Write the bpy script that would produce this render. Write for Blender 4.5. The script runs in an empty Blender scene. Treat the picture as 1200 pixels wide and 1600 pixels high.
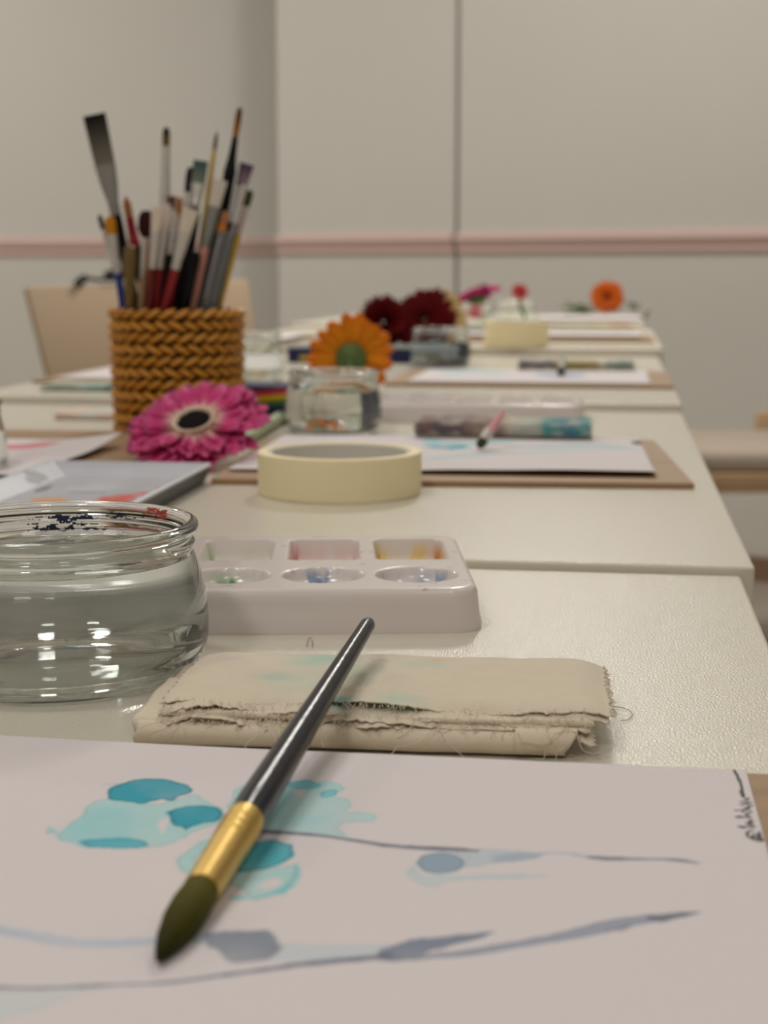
import bpy, bmesh, math, random
import numpy as np
from mathutils import Vector, Matrix
random.seed(7); RNG = np.random.default_rng(7)
S = bpy.context.scene
COL = S.collection
PI = math.pi

# ------------------------------------------------------------------ camera model
F = 2450.0; YH = 425.0; YAW = math.radians(8.26)
TZ = 0.74                      # height of the nearest table top
CZ = TZ + 0.1275
PITCH = math.atan((800 - YH) / F)
fh = Vector((-math.sin(YAW), math.cos(YAW), 0))
FWD = (fh * math.cos(PITCH) - Vector((0, 0, 1)) * math.sin(PITCH)).normalized()
RGT = Vector((math.cos(YAW), math.sin(YAW), 0))
UPV = RGT.cross(FWD)
CAM = Vector((0, 0, CZ))

def ray(px, py):
    return FWD + RGT * ((px - 600) / F) + UPV * ((800 - py) / F)
def P(px, py, h):
    """point of the horizontal plane h metres over the nearest table top that is seen at a pixel"""
    r = ray(px, py)
    return CAM + r * ((TZ + h - CZ) / r.z)
def D(px, py, z):
    """point at ground distance z along the viewing direction"""
    r = ray(px, py)
    return CAM + r * (z / r.dot(fh))

# ------------------------------------------------------------------ helpers
def lin(c):
    return tuple(((v / 255 / 12.92) if v / 255 <= 0.04045 else ((v / 255 + 0.055) / 1.055) ** 2.4) for v in c)

MATS = {}
def mat(name, rgb, rough=0.6, metal=0.0, trans=0.0, ior=1.45, bump=None, var=None, coat=0.0, spec=0.5, attr=False, sheen=0.0, sss=0.0):
    """rgb in sRGB 0-255; bump=(scale,distance,strength); var=(scale,amount)"""
    if name in MATS: return MATS[name]
    m = bpy.data.materials.new(name); m.use_nodes = True
    nt = m.node_tree; b = nt.nodes['Principled BSDF']
    L = nt.links.new
    c = lin(rgb) + (1,)
    b.inputs['Base Color'].default_value = c
    b.inputs['Roughness'].default_value = rough
    b.inputs['Metallic'].default_value = metal
    b.inputs['Transmission Weight'].default_value = trans
    b.inputs['IOR'].default_value = ior
    b.inputs['Coat Weight'].default_value = coat
    b.inputs['Specular IOR Level'].default_value = spec
    b.inputs['Sheen Weight'].default_value = sheen
    if sss:
        b.inputs['Subsurface Weight'].default_value = sss
        b.inputs['Subsurface Radius'].default_value = (0.004, 0.003, 0.002)
    tc = nt.nodes.new('ShaderNodeTexCoord')
    src = None
    if attr:
        a = nt.nodes.new('ShaderNodeAttribute'); a.attribute_name = 'paint'
        src = a.outputs['Color']
    if var:
        n = nt.nodes.new('ShaderNodeTexNoise'); n.inputs['Scale'].default_value = var[0]; n.inputs['Detail'].default_value = 4
        L(tc.outputs['Object'], n.inputs['Vector'])
        r = nt.nodes.new('ShaderNodeMapRange')
        r.inputs['To Min'].default_value = 1 - var[1]; r.inputs['To Max'].default_value = 1 + var[1]
        L(n.outputs['Fac'], r.inputs['Value'])
        mx = nt.nodes.new('ShaderNodeMix'); mx.data_type = 'RGBA'; mx.blend_type = 'MULTIPLY'
        mx.inputs['Factor'].default_value = 1
        if src: L(src, mx.inputs['A'])
        else: mx.inputs['A'].default_value = c
        L(r.outputs['Result'], mx.inputs['B'])
        src = mx.outputs['Result']
    if src: L(src, b.inputs['Base Color'])
    if bump:
        n = nt.nodes.new('ShaderNodeTexNoise'); n.inputs['Scale'].default_value = bump[0]; n.inputs['Detail'].default_value = 2
        if len(bump) > 3: n.noise_dimensions = '2D'
        L(tc.outputs['Object'], n.inputs['Vector'])
        bp = nt.nodes.new('ShaderNodeBump'); bp.inputs['Distance'].default_value = bump[1]; bp.inputs['Strength'].default_value = bump[2]
        L(n.outputs['Fac'], bp.inputs['Height']); L(bp.outputs['Normal'], b.inputs['Normal'])
    MATS[name] = m
    return m

def wood(name, c1, c2, scale=60, rough=0.5, axis=0):
    if name in MATS: return MATS[name]
    m = mat(name, c1, rough)
    nt = m.node_tree; L = nt.links.new; b = nt.nodes['Principled BSDF']
    tc = nt.nodes.new('ShaderNodeTexCoord'); mp = nt.nodes.new('ShaderNodeMapping')
    sc = [1, 1, 1]; sc[axis] = 0.08; mp.inputs['Scale'].default_value = sc
    n = nt.nodes.new('ShaderNodeTexNoise'); n.inputs['Scale'].default_value = scale; n.inputs['Detail'].default_value = 5
    r = nt.nodes.new('ShaderNodeValToRGB')
    r.color_ramp.elements[0].color = lin(c1) + (1,); r.color_ramp.elements[1].color = lin(c2) + (1,)
    r.color_ramp.elements[0].position = .35; r.color_ramp.elements[1].position = .65
    L(tc.outputs['Object'], mp.inputs['Vector']); L(mp.outputs['Vector'], n.inputs['Vector'])
    L(n.outputs['Fac'], r.inputs['Fac']); L(r.outputs['Color'], b.inputs['Base Color'])
    return m

class MB:
    """collects vertices and faces"""
    def __init__(s): s.v = []; s.f = []; s.c = []
    def add(s, v, f, c=None):
        o = len(s.v); s.v += [tuple(p) for p in v]; s.f += [tuple(i + o for i in q) for q in f]
        if c is not None: s.c += list(c)
        return s

def lathe(prof, seg=64, closed=False):
    """profile (r,z) list turned about z"""
    v = []; f = []; n = len(prof)
    for i in range(seg):
        a = 2 * PI * i / seg
        for r, z in prof: v.append((r * math.cos(a), r * math.sin(a), z))
    m = n if closed else n - 1
    for i in range(seg):
        j = (i + 1) % seg
        for k in range(m):
            l = (k + 1) % n
            f.append((i * n + k, j * n + k, j * n + l, i * n + l))
    return v, f

def tube(pts, rad, seg=12, flat=1.0, side=None, cap=True):
    """swept tube; rad: list of radii; flat: thickness factor across 'side' normal"""
    pts = [Vector(p) for p in pts]; n = len(pts)
    if not hasattr(rad, '__len__'): rad = [rad] * n
    v = []; f = []
    t0 = (pts[1] - pts[0]).normalized()
    s0 = Vector(side) if side is not None else (Vector((0, 0, 1)) if abs(t0.z) < .9 else Vector((1, 0, 0)))
    fl = flat if hasattr(flat, '__len__') else [flat] * n
    for i in range(n):
        t = (pts[min(i + 1, n - 1)] - pts[max(i - 1, 0)]).normalized()
        a = (s0 - t * s0.dot(t)).normalized(); b = t.cross(a)
        s0 = a
        for k in range(seg):
            w = 2 * PI * k / seg
            v.append(pts[i] + a * (math.cos(w) * rad[i]) + b * (math.sin(w) * rad[i] * fl[i]))
    for i in range(n - 1):
        for k in range(seg):
            l = (k + 1) % seg
            f.append((i * seg + k, i * seg + l, (i + 1) * seg + l, (i + 1) * seg + k))
    if cap:
        f.append(tuple(range(seg - 1, -1, -1))); f.append(tuple((n - 1) * seg + k for k in range(seg)))
    return v, f

def rbox(sx, sy, sz, r=0.002, seg=3, center=(0, 0, 0)):
    bm = bmesh.new(); bmesh.ops.create_cube(bm, size=1)
    for q in bm.verts: q.co = Vector((q.co.x * sx, q.co.y * sy, q.co.z * sz))
    if r > 0: bmesh.ops.bevel(bm, geom=bm.edges[:], offset=r, segments=seg, affect='EDGES', profile=.5)
    bm.verts.index_update()
    v = [tuple(q.co + Vector(center)) for q in bm.verts]; f = [tuple(q.index for q in fc.verts) for fc in bm.faces]
    bm.free(); return v, f

def ball(c, rx, ry, rz, seg=12, rings=8, M=None):
    v = []; f = []
    for i in range(rings + 1):
        th = PI * i / rings
        for k in range(seg):
            a = 2 * PI * k / seg
            p = Vector((rx * math.sin(th) * math.cos(a), ry * math.sin(th) * math.sin(a), rz * math.cos(th)))
            if M is not None: p = M @ p
            v.append(p + Vector(c))
    for i in range(rings):
        for k in range(seg):
            l = (k + 1) % seg
            f.append((i * seg + k, (i + 1) * seg + k, (i + 1) * seg + l, i * seg + l))
    return v, f

def put(name, vf, m, parent=None, loc=None, rotz=0, smooth=35, cols=None, solid=0, world=False):
    """link ONE mesh object; world=True: vertices are world coordinates, made local to the parent (or to loc)"""
    v, f = vf[0], vf[1]
    me = bpy.data.meshes.new(name)
    base = parent.location if (parent is not None and world) else (Vector(loc) if (world and loc is not None) else Vector((0, 0, 0)))
    if isinstance(v, np.ndarray):
        vv = v - np.array(base)
        me.vertices.add(len(vv)); me.vertices.foreach_set('co', vv.astype(np.float32).ravel())
        nf = len(f); me.loops.add(nf * 4); me.polygons.add(nf)
        me.loops.foreach_set('vertex_index', f.astype(np.int32).ravel())
        me.polygons.foreach_set('loop_start', np.arange(0, nf * 4, 4, dtype=np.int32))
        me.update(calc_edges=True); me.validate()
    else:
        me.from_pydata([tuple(Vector(p) - base) for p in v], [], f)
    if cols is not None:
        at = me.color_attributes.new('paint', 'FLOAT_COLOR', 'POINT')
        c = np.ones((len(me.vertices), 4), dtype=np.float32); c[:, :3] = np.asarray(cols, dtype=np.float32)
        at.data.foreach_set('color', c.ravel())
    if m: me.materials.append(m)
    if not isinstance(v, np.ndarray):
        bm = bmesh.new(); bm.from_mesh(me); bmesh.ops.recalc_face_normals(bm, faces=bm.faces[:]); bm.to_mesh(me); bm.free()
    if smooth:
        me.polygons.foreach_set('use_smooth', np.ones(len(me.polygons), dtype=bool))
        if smooth < 180: me.set_sharp_from_angle(angle=math.radians(smooth))
    o = bpy.data.objects.new(name, me); COL.objects.link(o)
    if parent is not None: o.parent = parent
    elif loc is not None: o.location = loc
    if rotz and parent is None: o.rotation_euler.z = rotz
    if solid:
        md = o.modifiers.new('thickness', 'SOLIDIFY'); md.thickness = solid; md.offset = -1
    return o

def tag(o, label, cat, group=None):
    o['label'] = label; o['category'] = cat
    if group: o['group'] = group
    return o
def thing(name, label, cat, loc, rotz=0, group=None):
    o = bpy.data.objects.new(name, None); COL.objects.link(o); o.empty_display_size = .02
    o.location = loc; o.rotation_euler.z = rotz
    return tag(o, label, cat, group)
def struct(name, vf, m, **k):
    o = put(name, vf, m, **k); o['kind'] = 'structure'; return o

def gridmesh(X, Y, Z):
    ny, nx = X.shape
    v = np.stack([X, Y, Z], -1).reshape(-1, 3)
    i = np.arange(ny - 1)[:, None] * nx + np.arange(nx - 1)[None, :]
    f = np.stack([i, i + 1, i + nx + 1, i + nx], -1).reshape(-1, 4)
    return v, f

# smooth numpy value noise in 2-D
_T = RNG.random((256, 256))
def vnoise(x, y):
    xi = np.floor(x).astype(int); yi = np.floor(y).astype(int); fx = x - xi; fy = y - yi
    fx = fx * fx * (3 - 2 * fx); fy = fy * fy * (3 - 2 * fy)
    g = lambda a, b: _T[a % 256, b % 256]
    return (g(xi, yi) * (1 - fx) + g(xi + 1, yi) * fx) * (1 - fy) + (g(xi, yi + 1) * (1 - fx) + g(xi + 1, yi + 1) * fx) * fy - .5
def fnoise(x, y, o=3):
    s = 0; a = 1
    for _ in range(o): s = s + a * vnoise(x, y); x = x * 2.03 + 11; y = y * 2.03 + 5; a *= .5
    return s
def sdf_poly(px, py, poly):
    poly = np.asarray(poly); d = np.full(px.shape, 1e9); ins = np.zeros(px.shape, bool); n = len(poly)
    for i in range(n):
        ax, ay = poly[i]; bx, by = poly[(i + 1) % n]
        ex, ey = bx - ax, by - ay; wx, wy = px - ax, py - ay
        t = np.clip((wx * ex + wy * ey) / (ex * ex + ey * ey + 1e-18), 0, 1)
        d = np.minimum(d, (wx - ex * t) ** 2 + (wy - ey * t) ** 2)
        c = ((ay > py) != (by > py)) & (px < (bx - ax) * (py - ay) / (by - ay + 1e-18) + ax)
        ins ^= c
    d = np.sqrt(d); return np.where(ins, -d, d)
def sdf_line(px, py, pts):
    """pts (x,y,halfwidth)"""
    d = np.full(px.shape, 1e9)
    for (ax, ay, ar), (bx, by, br) in zip(pts[:-1], pts[1:]):
        ex, ey = bx - ax, by - ay
        t = np.clip(((px - ax) * ex + (py - ay) * ey) / (ex * ex + ey * ey + 1e-18), 0, 1)
        d = np.minimum(d, np.hypot(px - ax - ex * t, py - ay - ey * t) - (ar + (br - ar) * t))
    return d
def catmull(pts, k=5):
    pts = [np.asarray(p, float) for p in pts]; out = []
    for i in range(len(pts) - 1):
        a = pts[max(i - 1, 0)]; b = pts[i]; c = pts[i + 1]; d = pts[min(i + 2, len(pts) - 1)]
        for j in range(k):
            t = j / k
            out.append(.5 * ((2 * b) + (c - a) * t + (2 * a - 5 * b + 4 * c - d) * t * t + (3 * b - a - 3 * c + d) * t ** 3))
    out.append(pts[-1]); return out

def frame_px(fl, fr, h, ang=None):
    """front edge given by two pixels on a plane -> (mid point, angle, width)"""
    a = P(*fl, h); b = P(*fr, h); d = b - a
    if ang is not None: return (a + b) / 2, ang, d.length
    return (a + b) / 2, math.atan2(d.y, d.x), d.length
LAMPS = [(-.5, -1.3, 22), (.6, -.9, 12), (-.75, .3, 13), (.9, 1.0, 5), (-.9, 1.7, 11), (-.14, 3.2, 16, .09, 2.30, (1.0, .96, .88), 2.4, .5), (-.1, 3.4, 24), (-2.3, 3.7, 34), (1.6, 2.9, 6)]  # ceiling lamps; those behind the camera and by the left wall are added fill
EXPOSURE = -0.90
# ------------------------------------------------------------------ materials
M_wall = mat('wall_paint', (225, 222, 214), .55, var=(3, .02))
M_pink = mat('pink_rail_paint', (226, 198, 190), .5)
M_floor = mat('floor_vinyl', (170, 160, 148), .5, var=(8, .06))
M_base = mat('baseboard_wood', (150, 118, 96), .5)
M_ceil = mat('ceiling_paint', (235, 232, 226), .8)
M_table = mat('table_laminate', (222, 215, 199), .22, bump=(1350, .0003, .62, '2D'), var=(6, .012))
M_tedge = mat('table_edge_band', (216, 211, 200), .4)
M_paper = mat('watercolour_paper', (223, 215, 216), .85, attr=True, bump=(1200, .0001, .2))
M_mdf = wood('brown_board', (150, 118, 84), (166, 134, 98), 90, .6)
M_wood = wood('pale_chair_wood', (186, 152, 116), (202, 170, 134), 14, .45)
M_glass = mat('clear_glass', (250, 254, 251), 0.0, trans=1.0, ior=1.47)
M_water = mat('clear_water', (255, 255, 255), 0.0, trans=1.0, ior=1.33)
M_inky = mat('ink_tinted_water', (160, 172, 192), 0.0, trans=1.0, ior=1.33)
M_tape = mat('masking_tape', (246, 232, 190), .6, bump=(900, .0001, .3), var=(40, .02))
M_core = mat('grey_card_core', (214, 210, 202), .8)
M_pal = mat('white_palette_plastic', (228, 218, 214), .22, attr=True, coat=.3)
M_cloth = mat('cotton_cloth', (236, 225, 206), .9, attr=True, sheen=.2, bump=(2600, .00025, .6))
M_thread = mat('cotton_thread', (222, 210, 190), .9)
M_rope = mat('braided_cord', (200, 137, 46), .34, var=(120, .12))
M_pot = mat('dark_pot_liner', (36, 26, 16), .7)
M_tray = mat('grey_tray_plastic', (182, 184, 192), .4, attr=True)
M_traydark = mat('dark_tray_plastic', (72, 74, 78), .5)
M_tin = mat('printed_tin', (20, 34, 84), .35, attr=True)
M_tinside = mat('pale_green_tin_side', (176, 188, 160), .4)
M_navy = mat('navy_tin', (14, 26, 78), .4)
M_petal = mat('petal', (200, 50, 110), .6, spec=.22, attr=True, sss=.05)
M_green = mat('flower_green', (90, 110, 56), .6, var=(200, .15))
M_black = mat('flower_disc_dark', (22, 14, 14), .9)
M_leaf = mat('leaf_grey_green', (120, 130, 104), .6)
M_chrome = mat('silver_ferrule', (226, 224, 220), .25, .75)
M_white = mat('white_ferrule', (205, 198, 190), .35, .3)
M_brass = mat('brass_ferrule', (216, 182, 104), .46, 1.0, bump=(900, .0002, .3))
M_handle = mat('charcoal_lacquer', (48, 48, 54), .24, spec=.3, bump=(1500, .0001, .6))
M_hair = mat('sable_hair', (92, 84, 22), .65, spec=.1, attr=True, bump=(1500, .0003, .7))
M_fabric = mat('beige_seat_fabric', (192, 177, 162), .9, bump=(700, .0004, .4))
M_dark = mat('dark_strap', (40, 36, 34), .7)
def lacquer(nm, rgb, rough=.3): return mat(nm + '_lacquer', rgb, rough)

# ------------------------------------------------------------------ room shell
RX, LX, BY = 2.9, -3.2, -2.4
H = 2.75
def quadwall(a, b, z0, z1, t=.06):
    """vertical slab between two ground points, thickness away from the camera"""
    a = Vector((a.x, a.y, 0)); b = Vector((b.x, b.y, 0)); d = (b - a).normalized(); n = Vector((-d.y, d.x, 0))
    if n.dot(Vector((0, 1, 0))) < 0: n = -n
    v = [a, b, b + n * t, a + n * t]
    v = [p + Vector((0, 0, z0)) for p in v] + [p + Vector((0, 0, z1)) for p in v]
    return v, [(3, 2, 1, 0), (4, 5, 6, 7), (0, 1, 5, 4), (1, 2, 6, 5), (2, 3, 7, 6), (3, 0, 4, 7)]
def rail(a, b):
    """pink moulded chair rail along a wall segment"""
    a = Vector((a.x, a.y, 0)); b = Vector((b.x, b.y, 0)); d = (b - a).normalized(); n = Vector((d.y, -d.x, 0))
    if n.dot(Vector((0, -1, 0))) < 0: n = -n
    zb = CZ + .0537
    pr = [(0, 0), (.006, .000), (.010, .004), (.013, .010), (.010, .016), (.006, .019), (.010, .023), (.018, .032), (.022, .042), (.022, .050), (.016, .058), (.009, .064), (.0, .066)]
    v = []; f = []; m = len(pr)
    for p in (a, b):
        for o, z in pr: v.append(p + n * o + Vector((0, 0, zb + z)))
    for k in range(m - 1): f.append((k, k + 1, m + k + 1, m + k))
    f.append(tuple(range(m))); f.append(tuple(range(2 * m - 1, m - 1, -1)))
    return v, f
def depth(px, k=.5, z0=4.7, x0=820):
    return z0 * (1 + k * (x0 - 600) / F) / (1 + k * (px - 600) / F)
wl0, wl1 = D(-650, YH, 5.45), D(520, YH, 5.45)
wm0, wm1, wm2 = D(436, YH, depth(436)), D(713, YH, depth(713)), D(2000, YH, depth(2000))
gap = (wm2 - wm1).normalized() * .007
struct('wall_left', quadwall(wl0, wl1, 0, H), M_wall, smooth=0)
struct('wall_back', quadwall(wm0, wm1 - gap, 0, H), M_wall, smooth=0)
struct('wall_back', quadwall(wm1 + gap, wm2, 0, H), M_wall, smooth=0)
back = (wm2 - wm0).normalized().cross(Vector((0, 0, 1))) * -.05
struct('wall_back', quadwall(wm0 + back, wm2 + back, 0, H), M_wall, smooth=0)
struct('trim_1', rail(wl0, wl1), M_pink, smooth=60)
struct('trim_2', rail(wm0, wm1 - gap), M_pink, smooth=60)
struct('trim_3', rail(wm1 + gap, wm2), M_pink, smooth=60)
def skirt(a, b, z1):
    d = (b - a).normalized(); n = Vector((d.y, -d.x, 0)); n = n if n.y < 0 else -n
    return quadwall(a + n * .012, b + n * .012, 0.0, z1, .012)
struct('baseboard_back', skirt(wm0, wm2, .07), M_base, smooth=0)
struct('baseboard_left', skirt(wl0, wl1, .07), M_base, smooth=0)
def slab(x0, x1, y0, y1, z0, z1):
    return rbox(x1 - x0, y1 - y0, z1 - z0, 0, center=((x0 + x1) / 2, (y0 + y1) / 2, (z0 + z1) / 2))
struct('floor', slab(LX, RX, BY, 6.6, -.05, 0), M_floor, smooth=0)
struct('ceiling', slab(LX, RX, BY, 6.6, H, H + .05), M_ceil, smooth=0)
struct('wall_right', slab(RX, RX + .05, BY, 6.6, 0, H), M_wall, smooth=0)
struct('wall_far_left', slab(LX - .05, LX, BY, 6.6, 0, H), M_wall, smooth=0)
struct('wall_front', slab(LX, RX, BY - .05, BY, 0, H), M_wall, smooth=0)

# ------------------------------------------------------------------ tables
h2, h3, h4, h5 = .0035, .0105, .0215, .0285
TW = .68
def table(corner, w, d, h, label, rz=0):
    t = thing('table', label, 'table', (corner.x, corner.y, 0), rz, 'white tables pushed end to end')
    top = TZ + h; th = .032
    put('tabletop', rbox(w, d, th, .0012, 2, (-w / 2, d / 2, top - th / 2)), M_table, t, smooth=0)
    for x in (-.035, -w + .035):
        for y in (.035, d - .035):
            put('leg', rbox(.045, .045, top - th, .003, 2, (x, y, (top - th) / 2)), M_tedge, t)
    return t
c1 = P(1157, 899, 0); c2 = P(1180, 886, h2); c3 = P(1066, 631, h3); c4 = P(1037, 545, h4)
table(Vector((c1.x, c2.y - .002 - .66, 0)), TW, .66, 0, 'nearest white laminate table, under the brush and the blue watercolour sheet')
table(c2, TW, c3.y - c2.y - .003, h2, 'second white table, carrying the tape roll and the braided brush pot')
table(c3, TW, c4.y - c3.y - .003, h3, 'third white table, carrying the dark red flowers and tinted water jar')
table(c4, TW, .74, h4, 'fourth white table, with the far masking tape roll on its front edge')
c5 = c4 + Vector((-.012, .743, 0))
table(c5, TW, .8, h5, 'farthest white table, at the end of the row by the wall')
PX = dict()

# ------------------------------------------------------------------ boards and sheets
def board(fl, fr, h, d, label, th=.0035, dx0=0, dx1=0, ang=None):
    m, a, w = frame_px(fl, fr, h + th, ang)
    o = put('drawing_board', rbox(w + dx0 + dx1, d, th, .0006, 2, ((dx1 - dx0) / 2, d / 2, th / 2)), M_mdf, smooth=0, loc=(m.x, m.y, TZ + h), rotz=a)
    return tag(o, label, 'drawing board', 'brown drawing boards')
PAPER = lin((223, 215, 216))
def tint(c, ref=(188, 177, 173)):
    """watercolour seen on the sheet -> reflectance relative to the bare paper"""
    a, b = lin(c), lin(ref)
    return np.array([min(1.0, x / y) for x, y in zip(a, b)])
def sheet(m, ang, us, vs, h, label, paint=None, curl=None, cat='painting'):
    """paper in local frame: u along the front edge from the middle, v away; paint(U,V)->multiplier"""
    U, V = np.meshgrid(us, vs)
    Z = np.zeros_like(U)
    if curl is not None: Z = Z + curl(U, V)
    base = np.ones(U.shape + (3,)) * np.array(PAPER)
    if paint is not None: base = base * paint(U, V)
    o = put('watercolour_sheet', gridmesh(U, V, Z), M_paper, loc=(m.x, m.y, TZ + h), rotz=ang, smooth=180, cols=base.reshape(-1, 3), solid=.0003)
    return tag(o, label, cat, 'watercolour sheets')

# near sheet -------------------------------------------------------------
HS = .0044
board_back = P(600, 1190, .0035)
crn = P(1166, 1203, HS)
W1, D1 = .30, .21
m1 = Vector((crn.x - W1 / 2, crn.y - D1, 0))
ob = put('drawing_board', rbox(W1 + .04, D1 + .004, .0035, .0006, 2, (0.004, D1 / 2 - .0012, .00175)), M_mdf, smooth=0, loc=(m1.x, m1.y, TZ))
tag(ob, 'brown board under the nearest sheet, its corner showing beside the signature', 'drawing board', 'brown drawing boards')
def loc1(px, py):
    q = P(px, py, HS); return (q.x - m1.x, q.y - m1.y)
A = lambda pts: [loc1(x / 2, 1150 + y / 2) for x, y in pts]
B = lambda pts: [loc1(600 + x / 2, 1150 + y / 2) for x, y in pts]
TEAL_L, TEAL_M, TEAL_D = (148, 186, 192), (108, 168, 178), (40, 132, 146)
SHAPES = []   # (kind, points, colour, softness mm, wobble mm, edge darkening)
def poly(pts, c, s=.35, w=.5, e=.0, al=1.0): SHAPES.append(('p', [tuple(p) for p in catmull(list(pts) + [pts[0]], 3)[:-1]], c, s, w, e, al))
def line(pts, c, s=.25, w=.15, e=0., al=1.0): SHAPES.append(('l', pts, c, s, w, e, al))
def hw(pts, fn):
    """(x,y,width px in the crop) -> local with half-width in metres, measured across the sheet"""
    out = []
    for x, y, wd in pts:
        (ax, ay), = fn([(x, y - wd / 2)]); (bx, by), = fn([(x, y + wd / 2)]); (cx, cy), = fn([(x, y)])
        out.append((cx, cy, abs(ay - by) / 2 * .9))
    return [tuple(p) for p in catmull(out, 6)]
poly(A([(150,285),(170,300),(200,298),(225,265),(258,255),(262,228),(295,208),(340,198),(420,205),(500,212),(560,196),(612,186),(660,208),(692,235),(690,268),(640,290),(575,320),(520,342),(470,352),(380,355),(300,352),(245,345),(200,322),(170,306)]), TEAL_L, .5, .9, .10, .85)
poly(A([(170,300),(230,270),(300,225),(400,235),(420,300),(330,345),(250,342),(200,320)]), TEAL_M, 2.5, 1.0, 0, .35)
poly(A([(500,262),(528,255),(522,290),(505,308),(495,290)]), (190,182,178), .5, .5, 0, .8)
poly(A([(332,185),(350,162),(420,136),(470,132),(540,140),(588,155),(602,170),(560,190),(540,203),(500,200),(450,212),(400,205),(350,200)]), TEAL_D, .3, .6, .25, .95)
poly(A([(518,240),(560,225),(620,218),(670,222),(692,240),(680,265),(640,275),(600,285),(578,296),(568,285),(538,282),(532,258)]), TEAL_D, .3, .5, .25, .95)
poly(A([(248,330),(300,322),(380,321),(440,324),(470,340),(440,352),(350,352),(280,349)]), (70,150,160), .4, .5, .2, .9)
poly(A([(728,215),(735,178),(780,155),(900,145),(1000,140),(1060,150),(1075,165),(1045,183),(1085,195),(1100,212),(1092,230),(1140,238),(1185,247),(1160,266),(1090,272),(1055,290),(1090,303),(1080,318),(960,312),(860,306),(790,300),(740,270)]), (152,188,190), .6, 1.2, .08, .85)
poly(A([(760,180),(860,160),(930,200),(900,240),(1000,250),(1050,240),(980,280),(840,285),(770,250)]), (126,174,178), 2.5, 1.2, 0, .45)
poly(A([(895,148),(950,138),(1000,148),(985,165),(910,163)]), (96,164,172), .5, .5, .15, .8)
poly(A([(1000,175),(1050,168),(1052,186),(1002,192)]), (104,168,174), .5, .5, .15, .8)
poly(A([(925,170),(950,168),(945,190),(925,188)]), (190,182,178), .6, .4, 0, .7)
poly(A([(780,332),(860,324),(908,342),(918,375),(890,396),(840,410),(760,424),(725,415),(750,365)]), (66,146,156), .35, .6, .22, .95)
poly(A([(690,425),(770,425),(860,412),(925,400),(935,435),(900,480),(840,505),(780,513),(722,506),(770,492),(730,470)]), (150,190,193), .5, .9, .12, .85)
poly(A([(800,468),(850,445),(885,448),(870,470),(830,482)]), (188,180,176), .6, .5, 0, .9)
line(hw([(722,506,8),(780,508,10),(850,495,14),(905,468,16),(930,430,12),(925,400,6)], A), (92,166,174), .5, .4, 0, .6)
line(hw([(690,325,14),(640,338,20),(595,372,22),(585,390,30),(605,425,26),(620,446,8)], A), (140,186,190), .6, .6, .1, .85)
line(hw([(600,440,4),(640,400,14),(700,350,18)], A), (150,190,194), .8, .6, 0, .7)
line(hw([(320,154,2),(350,151,4),(400,149,3)], A), (120,140,150), .3, .2, 0, .5)
G1, G2, G3 = (168,168,172), (128,130,138), (98,98,108)
line(hw([(790,303,8),(830,300,16),(900,304,12),(1000,311,9),(1100,325,9),(1200,341,11)], A), G3, .3, .2, 0, .9)
line(hw([(0,341,11),(100,349,12),(200,353,14),(290,358,8)], B), G3, .3, .2, 0, .9)
poly(B([(190,362),(300,352),(400,358),(480,366),(500,371),(470,384),(400,392),(330,400),(262,412),(240,400),(255,380)]), (160,166,170), .7, .5, .08, .85)
poly(B([(340,372),(430,366),(495,371),(465,384),(400,390),(340,392)]), (136,144,152), 1.0, .4, 0, .7)
line(hw([(480,366,6),(560,366,7),(620,375,8),(660,382,10)], B), (150,156,164), .4, .3, 0, .8)
line(hw([(645,380,8),(700,384,14),(780,386,9),(880,388,8),(940,393,10),(982,401,5)], B), (112,112,122), .35, .25, 0, .9)
poly(B([(70,432),(95,405),(120,440),(200,435),(300,432),(430,432),(527,437),(440,444),(300,450),(200,456),(160,474),(110,462)]), (168,174,178), .7, .6, .05, .85)
poly(B([(100,398),(110,378),(150,366),(200,366),(240,378),(252,398),(240,418),(190,428),(130,424)]), (124,138,150), .4, .3, .12, .92)
line(hw([(-20,606,22),(100,628,30),(220,648,32),(350,650,32),(480,642,30),(560,636,34),(660,634,40)], A), (160,163,170), .7, .5, 0, .85)
poly(A([(640,618),(700,608),(780,610),(840,612),(868,638),(876,668),(840,698),(780,706),(720,704),(690,678),(650,652)]), (116,120,128), .7, .6, .08, .85)
poly(A([(850,648),(1000,652),(1210,656),(1230,690),(1100,702),(960,702),(850,702),(880,676)]), (170,172,178), 1.0, .6, 0, .8)
poly(B([(-20,676),(40,652),(90,638),(180,630),(280,618),(352,611),(310,630),(220,655),(140,675),(100,702),(-10,704)]), (112,117,128), .45, .5, .05, .92)
line(hw([(-20,787,10),(120,790,10),(280,783,9),(400,778,9),(480,775,8),(600,763,9),(720,745,12),(850,728,12),(950,714,16),(1100,700,20),(1210,690,20)], A), (98,102,112), .35, .25, 0, .88)
line(hw([(0,693,20),(80,698,14),(150,690,18),(250,680,24),(400,656,26),(550,630,28),(640,612,34),(720,592,34),(820,574,28),(870,568,20)], B), (132,134,144), .4, .3, .08, .9)
line(hw([(845,572,22),(870,572,24),(920,562,18),(988,554,3)], B), (98,100,110), .4, .3, 0, .9)
line(hw([(705,606,8),(740,606,14),(770,592,6)], B), (104,106,116), .6, .3, 0, .6)
poly(A([(-30,800),(100,796),(285,786),(220,815),(130,850),(60,870),(-30,888)]), (174,177,184), .8, .6, .05, .85)
def sg(pts, w=.35):
    q = [loc1(1080 + x / 10, 1180 + y / 10) for x, y in pts]
    line([(a, b, w / 1000) for a, b in q], (52,48,50), .12, 0, 0, .92)
sg(catmull([(630,175),(690,260),(750,380),(785,480),(793,560),(790,595)], 5), .4)
sg([(775,570),(800,590),(822,650)], .5); sg([(850,690),(890,672)], .5)
sg([(770,722),(850,716),(940,735),(860,745),(775,770),(860,760),(955,790),(880,800),(900,850)], .35)
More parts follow.
